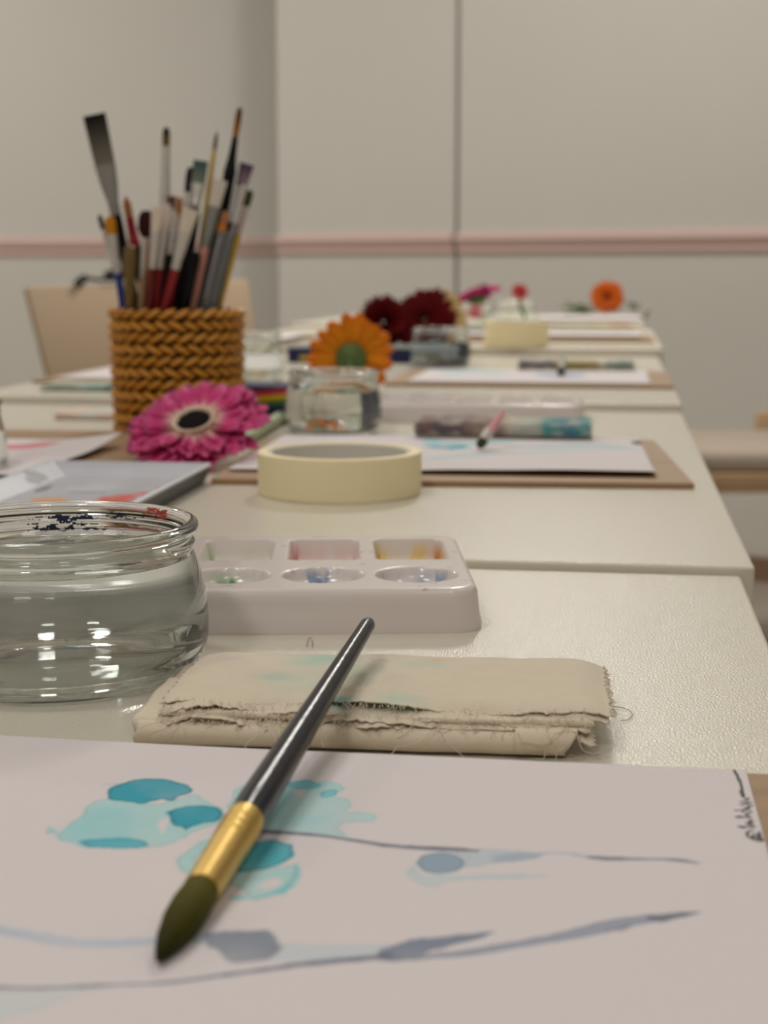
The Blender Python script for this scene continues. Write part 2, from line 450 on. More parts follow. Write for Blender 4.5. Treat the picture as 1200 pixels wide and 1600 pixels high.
sg([(820,815),(880,840),(925,850)], .35); sg([(690,862),(760,858),(835,862),(880,840)], .35); sg([(800,885),(840,862)], .35)
sg([(940,885),(890,905),(850,930),(900,960),(935,965)], .4); sg([(730,968),(800,975),(900,972)], .45); sg([(730,968),(770,962)], .7)
sg([(920,1010),(950,1020),(900,1045),(965,1050),(855,1070),(970,1085),(900,1100),(1000,1125),(920,1140),(860,1125),(770,1122)], .35); sg([(775,1122),(810,1130)], .75)
sg(catmull([(985,1310),(950,1285),(985,1245),(1035,1240),(1050,1285),(1010,1320),(960,1305),(985,1275),(1030,1290)], 4), .32)
sg(catmull([(960,1190),(900,1195),(872,1235),(900,1285),(980,1325),(1060,1352),(1100,1350),(1108,1320),(1060,1300)], 5), .4)
sg(catmull([(1050,1200),(1075,1240),(1085,1290),(1075,1340)], 4), .3)

def paint1(U, V):
    out = np.ones(U.shape + (3,))
    wob = fnoise(U * 420 + 3, V * 260 + 9); wob2 = fnoise(U * 90 + 40, V * 70 + 2); grain = fnoise(U * 60 + 7, V * 60)
    for kind, pts, c, s, w, e, al in SHAPES:
        xs = [p[0] for p in pts]; ys = [p[1] for p in pts]; mg = .006
        msk = (U > min(xs) - mg) & (U < max(xs) + mg) & (V > min(ys) - mg) & (V < max(ys) + mg)
        if not msk.any(): continue
        u, v = U[msk], V[msk]
        d = (sdf_poly if kind == 'p' else sdf_line)(u, v, pts) * 1000
        d = d + w * 1.6 * wob[msk] + w * .8 * wob2[msk]
        a = np.clip(.5 - d / (2 * s), 0, 1); a = a * a * (3 - 2 * a)
        a = a * min(1, al * 1.06) * (1 + .42 * grain[msk] * (1 if w > .35 else 0))
        edge = 1.5 * e * np.exp(-((d + .4) / .4) ** 2) * (a > .3)
        t = tint(c) if len(c) == 3 else c
        mul = 1 + (t[None, :] - 1) * np.clip(a, 0, 1)[:, None]
        if kind == 'p' and c[0] > 180:      # bare paper left open in a wash
            out[msk] = out[msk] * (1 - np.clip(a, 0, 1)[:, None]) + np.clip(a, 0, 1)[:, None]
        else:
            cur = out[msk]
            lay = np.minimum(cur, cur * .25 + .75) * 0 + cur
            new = lay * (1 - np.clip(a, 0, 1)[:, None]) + np.minimum(lay, t[None, :]) * np.clip(a, 0, 1)[:, None]
            out[msk] = new * (1 - edge[:, None])
    return out
us = np.concatenate([np.linspace(-W1 / 2, W1 / 2 - .206, 30)[:-1], np.arange(W1 / 2 - .206, W1 / 2, .00034), [W1 / 2]])
vs = np.concatenate([np.linspace(0, .05, 12)[:-1], np.arange(.05, D1, .00042), [D1]])
curl1 = lambda U, V: .0013 * np.clip((-U + W1 / 2 - .135) / .12, 0, 1) ** 1.6 * np.clip(V / D1, 0, 1) ** 2 + .0004 * fnoise(U * 14, V * 14)
sheet(m1, 0, us, vs, HS, 'nearest white sheet with teal blossoms, grey stems and a signature', paint1, curl1)

# other boards and sheets ----------------------------------------------
def strokes(items, m, ang, h):
    """items: (px points with width px, colour, softness mm) painted on a far sheet"""
    ca, sa = math.cos(-ang), math.sin(-ang)
    L = []
    for pts, c, s in items:
        q = []
        for x, y, wd in pts:
            p = P(x, y, h); p2 = P(x, y + wd, h); dx, dy = p.x - m.x, p.y - m.y
            q.append((dx * ca - dy * sa, dx * sa + dy * ca, (p - p2).length / 2))
        L.append((catmull(q, 4), tint(c), s))
    def paint(U, V):
        out = np.ones(U.shape + (3,)); wob = fnoise(U * 200, V * 200)
        for pts, t, s in L:
            d = sdf_line(U, V, [tuple(p) for p in pts]) * 1000 + wob * 2.5
            a = np.clip(.5 - d / (2 * s), 0, 1)[..., None]
            out = out * (1 - a) + np.minimum(out, t) * a
        return out
    return paint
def place_sheet(fl, fr, h, d, label, items=None, curl=None, res=.0012, cat='painting', w=None, side=0, ang=None):
    m, a, ww = frame_px(fl, fr, h, ang)
    if w:
        r = P(*(fr if side > 0 else fl), h); dv = Vector((math.cos(a), math.sin(a), 0)); m = r - dv * (w / 2) * side; ww = w
    us = np.linspace(-ww / 2, ww / 2, int(ww / res)); vs = np.linspace(0, d, int(d / res))
    return sheet(m, a, us, vs, h, label, strokes(items, m, a, h) if items else None, curl, cat)

board((330, 748), (1085, 755), h2, .235, 'brown board on the second table, under the sheet right of the tape roll')
place_sheet((356, 732), (1026, 741), h2 + .0055, .205, 'white sheet with small teal blossoms under the pink brush',
    [([(664,692,1.5),(690,694,2),(712,692,2)], (84,160,168), 1.2), ([(730,694,2),(760,692,3),(796,691,2)], (96,172,178), 1.5), ([(672,698,2),(700,700,4),(722,697,2.5)], (52,136,146), 1.2), ([(706,703,1),(730,701,2)], (120,170,176), 1.2),
     ([(690,690,2),(670,688,2)], (90,170,180), 1.5), ([(664,718,2),(720,713,3),(790,708,2),(880,705,2),(960,702,2),(1000,704,1)], (150,172,172), 1.5),
     ([(800,699,2),(880,697,3),(930,696,3),(980,699,1)], (132,164,166), 1.5), ([(996,690,2),(998,694,2)], (60,60,66), 1.0)],
    lambda U, V: .0022 * np.clip(1 - V / .03, 0, 1) * np.clip((U + .04) / .1, 0, 1) + .0006 * fnoise(U * 12, V * 12))
board((598, 601), (1049, 600), h3, .235, 'brown board on the third table, in front of the tinted water jar', ang=.0)
place_sheet((634, 597), (1014, 597), h3 + .0045, .20, 'white sheet on the third table beneath the brush with the dark tip',
    [([(700,583,2),(740,581,3),(780,583,2)], (130,170,190), 2), ([(850,585,2),(885,587,3),(900,586,2)], (90,130,160), 2), ([(900,578,1),(980,576,2)], (170,180,200), 2)], None, .002, ang=.0)
board((690, 532), (1018, 531), h4, .235, 'brown board on the fourth table, behind the far tape roll', ang=0)
place_sheet((694, 526), (999, 525), h4 + .006, .20, 'white sheet with faint washes behind the far masking tape roll',
    [([(880,510,2),(930,511,3),(985,508,2)], (206,150,120), 3), ([(870,504,2),(940,502,3)], (160,176,170), 3)],
    lambda U, V: .002 * np.clip(1 - V / .05, 0, 1), .002, ang=0)
place_sheet((840, 499), (1000, 498), h5 + .004, .30, 'white sheet on the farthest table under the orange flower', None, None, .004, ang=0)
# places on the left side of the row
m5, a5, w5 = frame_px((-330, 746), (196, 744), h2 + .0035)
o = put('drawing_board', rbox(.24, .245, .0035, .0006, 2, (0, .1225, .00175)), M_mdf, smooth=0, loc=tuple(Vector((P(196, 744, h2 + .0035).x - .12 + .028, P(196, 744, h2).y - .012, TZ + h2))))
tag(o, 'brown board on the left of the second table, under the red stroke sheet', 'drawing board', 'brown drawing boards')
r5 = P(34, 738, h2 + .009)
us = np.linspace(-.21, 0, 150); vs = np.linspace(0, .19, 150)
sheet(Vector((r5.x, r5.y, 0)), 0, us, vs, h2 + .0075, 'white sheet with pale red strokes at the left, behind the grey tray',
      strokes([([(-10,697,6),(30,698,8),(80,692,3)], (214,120,120), 2.5), ([(20,706,3),(60,708,3)], (224,170,168), 3), ([(70,700,3),(110,700,4)], (226,190,186), 3)], r5, 0, h2 + .0075),
      lambda U, V: .006 * np.clip((U + .06) / .06, 0, 1) ** 2 * np.clip((V - .1) / .09, 0, 1) ** 2 - .001 * 0)
b6 = P(50, 594, h3 + .003)
o = put('drawing_board', rbox(.20, .29, .003, .0006, 2, (.10, .145, .0015)), M_mdf, smooth=0, loc=(b6.x, b6.y, TZ + h3))
tag(o, 'brown board on the left of the third table, behind the braided pot', 'drawing board', 'brown drawing boards')
b6s = P(84, 589, h3 + .004)
us = np.linspace(0, .178, 60); vs = np.linspace(0, .27, 60)
sheet(Vector((b6s.x, b6s.y, 0)), 0, us, vs, h3 + .0035, 'white sheet behind the teal edged cloth, left of the braided pot')
b7 = P(448, 535, h4 + .003)
o = put('drawing_board', rbox(.17, .27, .0035, .0006, 2, (-.085, .135, .00175)), M_mdf, smooth=0, loc=(b7.x, b7.y, TZ + h4))
tag(o, 'brown board on the left of the fourth table, behind the orange flower', 'drawing board', 'brown drawing boards')
us = np.linspace(-.165, -.004, 50); vs = np.linspace(0.004, .25, 60)
sheet(Vector((b7.x, b7.y, 0)), 0, us, vs, h4 + .0045, 'white sheet on the left of the fourth table, past the orange flower',
      None, lambda U, V: .004 * np.clip((U + .05) / .05, 0, 1) ** 2)
# ------------------------------------------------------------------ glass jars
JAR = [(0, -.3), (30, -.3), (36.5, -.3), (41.5, .9), (45.3, 4.3), (47.6, 9), (48.2, 14), (48.1, 20), (47.3, 27), (45.7, 33.5), (44.2, 38), (43.5, 40.2), (43.9, 41.4), (44.3, 42.2), (43.9, 43), (43.3, 43.9), (43.4, 44.7), (44.6, 45.3), (45.3, 46.3), (45.5, 47.3), (45.2, 48.4), (44.3, 49.2), (43.2, 49.4), (42.2, 49.0), (41.5, 48.0), (41.2, 46.5), (41.1, 42.5), (41.3, 40), (42.2, 36.5), (43.8, 31.5), (45.2, 25), (45.8, 18), (45.6, 12), (44.0, 7.5), (40.5, 4.6), (34, 3.6), (0, 3.2)]
def smoothprof(p, k=3):
    return [tuple(q) for q in catmull(p, k)]
INNER = [(34, 3.6), (40.5, 4.6), (44.0, 7.5), (45.6, 12), (45.8, 18), (45.2, 25), (43.8, 31.5), (42.2, 36.5), (41.3, 40), (41.1, 42.5)]
def jar(c, h, s, sz, label, level=37.5, water=None, seg=128):
    t = thing('water_jar', label, 'jar', (c.x, c.y, TZ + h), 0, 'glass water jars')
    k = .001
    put('glass_body', lathe(smoothprof([(r * k * s, z * k * sz) for r, z in JAR]), seg), M_glass, t, smooth=180)
    if level:
        e = .15 / s
        pr = [(0, 3.2 - .15)] + [(r + e, z - .1) for r, z in INNER if z < level]
        rl = np.interp(level, [z for r, z in INNER], [r for r, z in INNER]) + e
        pr += [(rl, level + .5), (rl - .9, level + .1), (rl - 2.2, level), (0, level)]
        put('water', lathe([(r * k * s, z * k * sz) for r, z in pr], seg), water or M_water, t, smooth=50)
    return t
jar_one = jar(D(73, YH, .493), 0, 1, 1, 'largest glass jar of clear water, in the left foreground by the cloth')
def smear(t, phi, dphi, z0, z1, m, keep, seed):
    """streaky dried paint on the inner wall of a jar"""
    zs = [z for r, z in JAR[23:]][::-1]; rs = [r for r, z in JAR[23:]][::-1]
    mb = MB(); na, nz = 90, 16
    A2, Z2 = np.meshgrid(np.linspace(phi - dphi, phi + dphi, na), np.linspace(z0, z1, nz))
    n = fnoise(A2 * 14 + seed, Z2 * 1.6 + seed, 3) + .35 * fnoise(A2 * 60, Z2 * 6 + seed, 2)
    fade = 1 - np.abs((A2 - phi) / dphi) ** 2 - np.abs((Z2 - (z0 + z1) / 2) / ((z1 - z0) / 2)) ** 4
    v = []; f = []
    for j in range(nz):
        for k in range(na):
            r = float(np.interp(Z2[j, k], zs, rs)) - .12
            v.append((r * .001 * math.cos(A2[j, k]), r * .001 * math.sin(A2[j, k]), Z2[j, k] * .001))
    for j in range(nz - 1):
        for k in range(na - 1):
            if n[j, k] + .5 * fade[j, k] > keep: f.append((j * na + k, j * na + k + 1, (j + 1) * na + k + 1, (j + 1) * na + k))
    used = sorted({i for q in f for i in q}); ix = {u: i for i, u in enumerate(used)}
    if f: put('paint_smear', ([v[u] for u in used], [tuple(ix[i] for i in q) for q in f]), m, t, smooth=180)
jt = jar_one
PB = math.pi / 2 + YAW
smear(jt, PB + .10, .34, 38.6, 45.5, mat('dried_navy_paint', (40, 44, 74), .7), .42, 3)
smear(jt, PB - .35, .30, 43.0, 46.5, mat('dried_navy_paint', (40, 44, 74), .7), .62, 9)
smear(jt, PB - .80, .22, 45.0, 48.6, mat('dried_red_paint', (176, 74, 56), .7), .36, 5)
smear(jt, PB + 2.5, .30, 41.5, 46.5, mat('dried_navy_paint', (40, 44, 74), .7), .66, 12)
jar(D(520, YH, 1.228), h2, .79, .98, 'glass jar of clear water behind the tape roll, below the orange flower', 33, seg=80)
jar(D(688.5, YH, 1.975), h3, .79, .98, 'glass jar of grey tinted water in front of the dark red flowers', 30, M_inky, 64)
jar(D(384, YH, 1.63), h3, .80, 1.12, 'glass jar half hidden behind the right side of the braided pot', 30, seg=64)
jar(D(-101, YH, .94), h2, .79, .98, 'glass jar cut off by the left picture edge beside the red stroke sheet', 30, seg=48)
jar(D(737, YH, 2.74), h4, .80, 1.05, 'far glass jar under the magenta flower, left of the small red flower', 28, seg=48)
jar(D(807, YH, 2.86), h4, .74, 1.15, 'far glass jar holding the small red flower, behind the far tape roll', 30, seg=48)

# ------------------------------------------------------------------ tape rolls
def tape(c, h, R, ri, hh, label):
    t = thing('masking_tape_roll', label, 'tape roll', (c.x, c.y, TZ + h), .3, 'masking tape rolls')
    e = .0006
    pr = [(ri + .002, e), (ri + .0022, 0), (R - e, 0), (R, e), (R, hh - e), (R - e, hh), (ri + .0022, hh), (ri + .002, hh - e)]
    put('tape', lathe(pr, 128, True), M_tape, t, smooth=40)
    pr = [(ri, .0004), (ri + .002, .0004), (ri + .002, hh - .0008), (ri, hh - .0008)]
    put('core', lathe(pr, 128, True), M_core, t, smooth=40)
    return t
tape(D(529.5, YH, .885), h2, .0465, .0385, .0238, 'cream masking tape roll on the second table, largest of the rolls')
tape(D(808, YH, 2.27), h4, .0463, .0385, .036, 'small far masking tape roll on the front edge of the fourth table')

# ------------------------------------------------------------------ paint palettes
def palette(name_label, loc, rz, L=.182, W=.117, hh=.0160, detail=True, res=.0006, stains=True):
    nx, ny = int(L / res), int(W / res)
    u = np.linspace(-1, 1, nx); v = np.linspace(-1, 1, ny); U, V = np.meshgrid(u, v)
    r = .011; hx, hy = L / 2, W / 2
    X = U * hx; Y = V * hy
    ax = np.clip((np.abs(X) - (hx - r)) / r, 0, 1); ay = np.clip((np.abs(Y) - (hy - r)) / r, 0, 1)
    X = np.sign(X) * (np.minimum(np.abs(X), hx - r) + r * ax * np.sqrt(1 - ay ** 2 / 2))
    Y = np.sign(Y) * (np.minimum(np.abs(Y), hy - r) + r * ay * np.sqrt(1 - ax ** 2 / 2))
    qx = np.abs(X) - (hx - r); qy = np.abs(Y) - (hy - r)
    db = -(np.hypot(np.maximum(qx, 0), np.maximum(qy, 0)) + np.minimum(np.maximum(qx, qy), 0) - r)   # inward distance to the border
    e = .0028
    Z = hh - np.where(db < e, e - np.sqrt(np.maximum(e * e - (e - db) ** 2, 0)), 0)
    colr = np.ones(X.shape + (3,)) * np.array(lin((228, 218, 214)))
    def sd(q, w=.0011):
        t = np.clip(.5 - q / (2 * w), 0, 1); return t * t * (3 - 2 * t)
    pitch = .0348; n1 = fnoise(X * 160 + 1, Y * 160 + 4, 4); n2 = fnoise(X * 420 + 8, Y * 420, 3)
    def stain(mask, c, a):
        nonlocal colr
        k = (np.clip(mask, 0, 1) * a)[..., None]
        colr = colr * (1 - k) + colr * tint(c, (200, 190, 186)) * k
    well = [((150, 190, 150), .55), ((170, 200, 160), .6), ((196, 110, 90), .6), ((214, 160, 70), .6), ((190, 170, 166), .3)]
    well = [((160, 170, 200), .3), ((176, 206, 184), .7), ((176, 200, 150), .6), ((210, 130, 110), .55), ((216, 176, 90), .55)]
    wc = [((60, 60, 70), .3), ((150, 170, 190), .3), ((60, 130, 70), .85), ((90, 120, 155), .7), ((80, 126, 160), .7)]
    for i in range(5):
        cx = (i - 2) * pitch
        # rectangular mixing wells, deeper towards the back
        q = np.maximum(np.abs(X - cx) - .0135 + .0028, np.abs(Y - .0235) - .0225 + .0028)
        qq = np.hypot(np.maximum(np.abs(X - cx) - .0107, 0), np.maximum(np.abs(Y - .0235) - .0197, 0)) + np.minimum(q, 0) - .0028
        s = sd(qq)
        Z -= s * (.0045 + .0040 * np.clip((Y - .001) / .045, 0, 1))
        if stains:
            c, a = well[i]
            stain(s * (.45 + 1.2 * n1), c, a)
            stain(s * (n1 + n2 * .5 > .32), c, .8)
            if i == 4: stain(np.exp(-((X - cx - .010) / .004) ** 2 - ((Y - .038) / .006) ** 2) * s + np.exp(-((X - cx - .0125) / .0016) ** 2) * s * (Y > .012), (190, 120, 10), .95)
            if i == 3: stain(s * np.exp(-((X - cx + .0125) / .0022) ** 2) * (n2 > -.1), (190, 70, 50), .8); stain(s * np.exp(-((X - cx + .002) / .005) ** 2 - ((Y - .012) / .004) ** 2) * (n2 > .0), (220, 90, 60), .9)
            if i == 2: stain(s * np.exp(-((X - cx + .009) / .006) ** 2 - ((Y - .006) / .005) ** 2) * (n2 > -.05), (30, 130, 60), .8)
        # round wells along the front
        rr = np.hypot(X - cx, Y + .0305); R = .0148
        s = sd(rr - R, .0009)
        Z -= s * (.0085 * np.clip(1 - (rr / (R + .001)) ** 2, 0, 1) ** .75 + .0012)
        if stains:
            c, a = wc[i]
            n3 = fnoise(X * 230 + 31 * i, Y * 110 + 17, 2)
            back = (Y > -.0285)
            stain(s * np.clip((n3 - .30) * 14, 0, 1) * back, c, a)
            stain(s * np.clip((n2 - .42) * 14, 0, 1), c, a * .8)
            stain(s * np.exp(-((X - cx - .003 * (i - 3)) / .003) ** 2 - ((Y + .0195) / .003) ** 2), c, a * .9)
            stain(s * (.25 + n1), c, .3)
    if stains:
        stain(((n1 * n2) > .15) & (Z > hh - .001), (120, 90, 90), .4)
        stain(np.exp(-((X - .0345 * 1.45) / .006) ** 2 - ((Y - .018) / .003) ** 2) * (n2 > .03), (200, 80, 70), .8)
        stain(np.exp(-((X - hx + .006) / .008) ** 2 - ((Y - hy + .004) / .004) ** 2), (206, 170, 90), .55)
    # skirt: follow the border down, flaring a little
    nyx = X.shape
    idx = np.arange(nyx[0] * nyx[1]).reshape(nyx)
    loop = np.concatenate([idx[0, :], idx[1:, -1], idx[-1, -2::-1], idx[-2:0:-1, 0]])
    verts, faces = gridmesh(X, Y, Z); cols = colr.reshape(-1, 3)
    base = verts[loop]; rings = [verts]; cc = [cols]; cur = loop; off = len(verts)
    out = base[:, :2] / np.maximum(np.linalg.norm(base[:, :2], axis=1, keepdims=True), 1e-9)
    for zz, fl in ((hh - .005, .0002), (.006, .0008), (.0015, .0018), (.0, .0016)):
        ring = base.copy(); ring[:, :2] += out * fl; ring[:, 2] = zz
        nid = off + np.arange(len(loop)); off += len(loop)
        rings.append(ring); cc.append(cols[loop])
        faces = np.concatenate([faces, np.stack([cur, nid, np.roll(nid, -1), np.roll(cur, -1)], -1)])
        cur = nid
    o = put('paint_palette', (np.concatenate(rings), faces), M_pal, loc=loc, rotz=rz, smooth=50, cols=np.concatenate(cc))
    return tag(o, name_label, 'paint palette', 'white welled palettes')
pr_ = P(757, 990, 0); rz1 = YAW + .03
cen = pr_ + Vector((math.cos(rz1), math.sin(rz1), 0)) * (-.0925) + Vector((-math.sin(rz1), math.cos(rz1), 0)) * .0600
palette('white plastic palette with paint stained wells, in the foreground behind the cloth', (cen.x, cen.y, TZ), rz1)
pr_ = P(913, 664, h2); rz2 = .02 + math.pi
cen = pr_ - Vector((math.cos(rz2), math.sin(rz2), 0)) * (-.0925) - Vector((-math.sin(rz2), math.cos(rz2), 0)) * .0600
palette('clean white palette on the second table, right of the water jar', (cen.x, cen.y, TZ + h2), rz2, res=.0010, stains=False)

# ------------------------------------------------------------------ folded cloths
CL = np.array(lin((222, 208, 186)))
def sheetlayer(L, Wd, z, amp, seed, front_jit=.0008, slope=0, res=.0009, fold=None):
    """one layer: u along x, v from the front edge back; ragged front edge"""
    us = np.linspace(-L / 2, L / 2, int(L / res)); vs = np.linspace(0, 1, int(Wd / res))
    U, V = np.meshgrid(us, vs)
    j = fnoise(us * 500 + seed, us * 0 + seed, 3) * front_jit * 2 + fnoise(us * 60 + seed, us * 0, 2) * front_jit * 2.0
    Y = j[None, :] * (1 - V) ** 6 + V * Wd
    side = fnoise(V[:, 0] * 30 + seed * 3, V[:, 0] * 0 + 1, 3) * .0012
    X = U + side[:, None] * (np.abs(U) / (L / 2)) ** 12
    Z = z + amp * fnoise(U * 38 + seed * 7, Y * 45 + seed, 3) + amp * .6 * fnoise(U * 110 + seed, Y * 16 + 5 * seed, 2) + slope * (1 - V)
    return X, Y, Z
def merge(parts):
    vs, fs, off = [], [], 0
    for v, f in parts:
        vs.append(v); fs.append(f + off); off += len(v)
    return np.concatenate(vs), np.concatenate(fs)
def cloth_main():
    L = .1225; W = .072
    m = (P(232, 1180, 0) + P(940, 1184, 0)) / 2
    a = YAW - .095
    t = thing('folded_cloth', 'cream cotton cloth with frayed edge and faint teal stains, under the brush', 'cloth', (m.x, m.y, TZ), a, 'folded cotton cloths')
    parts = []; cols = []
    def stains(X, Y):
        c = np.ones(X.shape + (3,)); n = fnoise(X * 90, Y * 90, 3)
        for px, py, rx, ry, k, al in ((355,1035,.006,.006,(150,140,160),.5),(430,1060,.007,.004,(120,165,160),.6),(500,1035,.010,.012,(140,176,182),.75),(480,1075,.012,.01,(160,190,190),.5),(532,1098,.0035,.003,(60,160,160),.9),
                                      (600,1025,.008,.006,(130,150,168),.55),(660,1045,.008,.005,(150,186,186),.6),(625,1098,.006,.005,(150,195,190),.6),(560,1060,.010,.008,(160,190,192),.5),(685,1036,.004,.002,(196,160,110),.5),(350,1130,.010,.003,(196,170,160),.5),(600,1130,.02,.004,(170,190,165),.35)):
            q = P(px, py, .011) - t.location; ca, sa = math.cos(-a), math.sin(-a); x0, y0 = q.x * ca - q.y * sa, q.x * sa + q.y * ca
            w = np.exp(-((X - x0) / rx) ** 2 - ((Y - y0) / ry) ** 2) * .72 * al * np.clip(1 + 1.4 * n, 0, 1.6)
            w = np.clip(w, 0, 1)[..., None]
            c = c * (1 - w) + c * tint(k, (190, 180, 162)) * w
        return c
    def addL(X, Y, Z, stain=False):
        v, f = gridmesh(X, Y, Z); parts.append((v, f))
        c = np.ones((len(v), 3)) * CL * (1 + .03 * fnoise(v[:, 0] * 300, v[:, 1] * 300, 2))[:, None]
        if stain: c = c * stains(X, Y).reshape(-1, 3)
        cols.append(c)
    wave = lambda X: .0016 * fnoise(X * 34 + 2, X * 0 + 7, 2) + .0007 * fnoise(X * 120, X * 0 + 3, 2)
    def wrap(L, Wd, z0, z1, seed, y0, xo, wv=.6):
        us = np.linspace(-L / 2, L / 2, int(L / .001)); ts = np.linspace(0, 1, 80)
        U, T = np.meshgrid(us, ts); r = (z1 - z0) / 2
        ph = np.clip((T - .35) / .3, 0, 1) * PI
        Y = np.where(T < .35, Wd * (1 - T / .35), np.where(T > .65, Wd * (T - .65) / .35, 0)) - r * 1.1 * np.sin(ph) + y0
        Z = (z0 + z1) / 2 - r * np.cos(ph) + (.0006 * fnoise(U * 50 + seed, Y * 60, 3) + wv * wave(U + xo) * .8) * np.clip(T * 2 - .6, 0, 1)
        Y = Y + .0016 * fnoise(U * 22 + seed, T * 1.2, 2) + .0006 * fnoise(U * 90 + seed, T * 3, 2)
        X = U + xo + .0015 * fnoise(T * 7 + seed, T * 0 + (U > 0) * 5, 2)
        return X, Y, np.maximum(Z, .0004)
    addL(*wrap(L - .006, W - .010, .0006, .0068, 3, .0042, -.0075, .3))
    addL(*wrap(L - .010, W - .012, .0018, .0054, 9, .0056, -.0070, .2))
    addL(*wrap(.034, W - .03, .0020, .0075, 5, .0075, -L / 2 + .0115, .2))
    addL(*wrap(L - .006, W - .014, .0074, .0094, 14, .0075, -.001))
    def ragged(Ln, Wd, z, seed, y0, xo, droop, jit, bow):
        us = np.linspace(-Ln / 2, Ln / 2, int(Ln / .00055)); vs = np.linspace(0, 1, 90) ** 1.5
        U, V = np.meshgrid(us, vs)
        j = fnoise(us * 700 + seed, us * 0 + seed, 3) * jit * 1.6 + fnoise(us * 70 + seed, us * 0, 2) * jit * 2.4 + bow * fnoise(us * 24 + seed, us * 0 + 2, 2)
        Y = y0 + j[None, :] * (1 - V) ** 5 + V * Wd
        sj = fnoise(V[:, 0] * 60 + seed, V[:, 0] * 0, 3) * .0014
        X = U + xo + sj[:, None] * (np.abs(U) / (Ln / 2)) ** 14 * np.sign(U)
        Z = z + wave(X) * (.35 + .65 * (1 - V) ** 2) + .0011 * fnoise(X * 34 + 3, Y * 52 + 1, 3) + .0006 * fnoise(X * 30 + 9, Y * 140, 2) - droop * (1 - V) ** 6 * (1 + 1.5 * fnoise(X * 45 + seed, X * 0, 2))
        Z -= .0022 * np.clip((np.abs(X) - Ln / 2 + .010) / .010, 0, 1) ** 2
        return X, Y, Z
    addL(*ragged(L - .004, W - .016, .0090, 61, .0035, -.001, .0026, .0013, .003), True)
    addL(*ragged(L - .006, W - .016, .0101, 21, .0052, -.001, .0020, .0012, .003), True)
    addL(*ragged(L - .001, W - .017, .0111, 33, .0068, .001, .0016, .0012, .003), True)
    X, Y, Z = ragged(L + .001, W - .018, .0122, 47, .0088, .0012, .0012, .0008, .0042); addL(X, Y, Z, True)
    # loosely rolled end on the right
    uu = np.linspace(0, 1, 26); tt = np.linspace(0, 1, 60); A_, B_ = np.meshgrid(uu, tt); ph = B_ * 3.4 * PI
    R = .0034 * (1 - .5 * B_)
    addL(L / 2 - .024 + A_ * (.0145 + .002 * np.sin(ph)), .0030 + np.cos(ph) * R * 1.2 + A_ * .0015, .0042 + np.sin(ph) * R)
    v, f = merge(parts)
    put('cloth_layers', (v, f), M_cloth, t, smooth=60, cols=np.concatenate(cols), solid=.0004)
    mb = MB(); rnd = random.Random(3)
    def th(p, n, step, rad, dirv, curlk):
        pts = [Vector(p)]; dv = Vector(dirv)
        for _ in range(n):
            dv = (dv + Vector((rnd.uniform(-1, 1), rnd.uniform(-1, 1), rnd.uniform(-.7, .5))) * curlk).normalized()
            q = pts[-1] + dv * step; q.z = max(q.z, .0006); pts.append(q)
        mb.add(*tube(pts, rad, 5))
    for i in range(620):
        x = rnd.uniform(-L / 2 + .002, L / 2 - .004); lay = rnd.choice([(.0035, .0080), (.0052, .0090), (.0068, .0104), (.0092, .0120)])
        wz = float(wave(np.array([x]))[0])
        th((x, lay[0] + .0004 + rnd.uniform(-.0012, .0012), lay[1] + wz - .0004), 4, rnd.uniform(.0003, .0008), .00008, (rnd.uniform(-.7, .7), -1, -.3), .5)
    for i in range(110):
        y = rnd.uniform(.010, W - .012)
        th((L / 2 + .0012, y, .0105), 4, rnd.uniform(.0003, .0007), .00008, (1, rnd.uniform(-.5, .5), -.5), .4)
    for x, n in ((-.054, 14), (-.052, 18), (-.049, 12), (-.030, 26), (-.028, 30), (-.026, 30), (-.025, 26), (-.0235, 22), (-.022, 18), (.012, 12), (.018, 40), (.016, 34), (.045, 16), (.050, 24), (.051, 20), (.049, 26)):
        th((x, .003, .0085), n, .0008, .00011, (rnd.uniform(-1, 1), -.8, -.2), .5)
    o = put('frayed_threads', (mb.v, mb.f), M_thread, t, smooth=180); o['kind'] = 'stuff'
    return t
cloth_main()
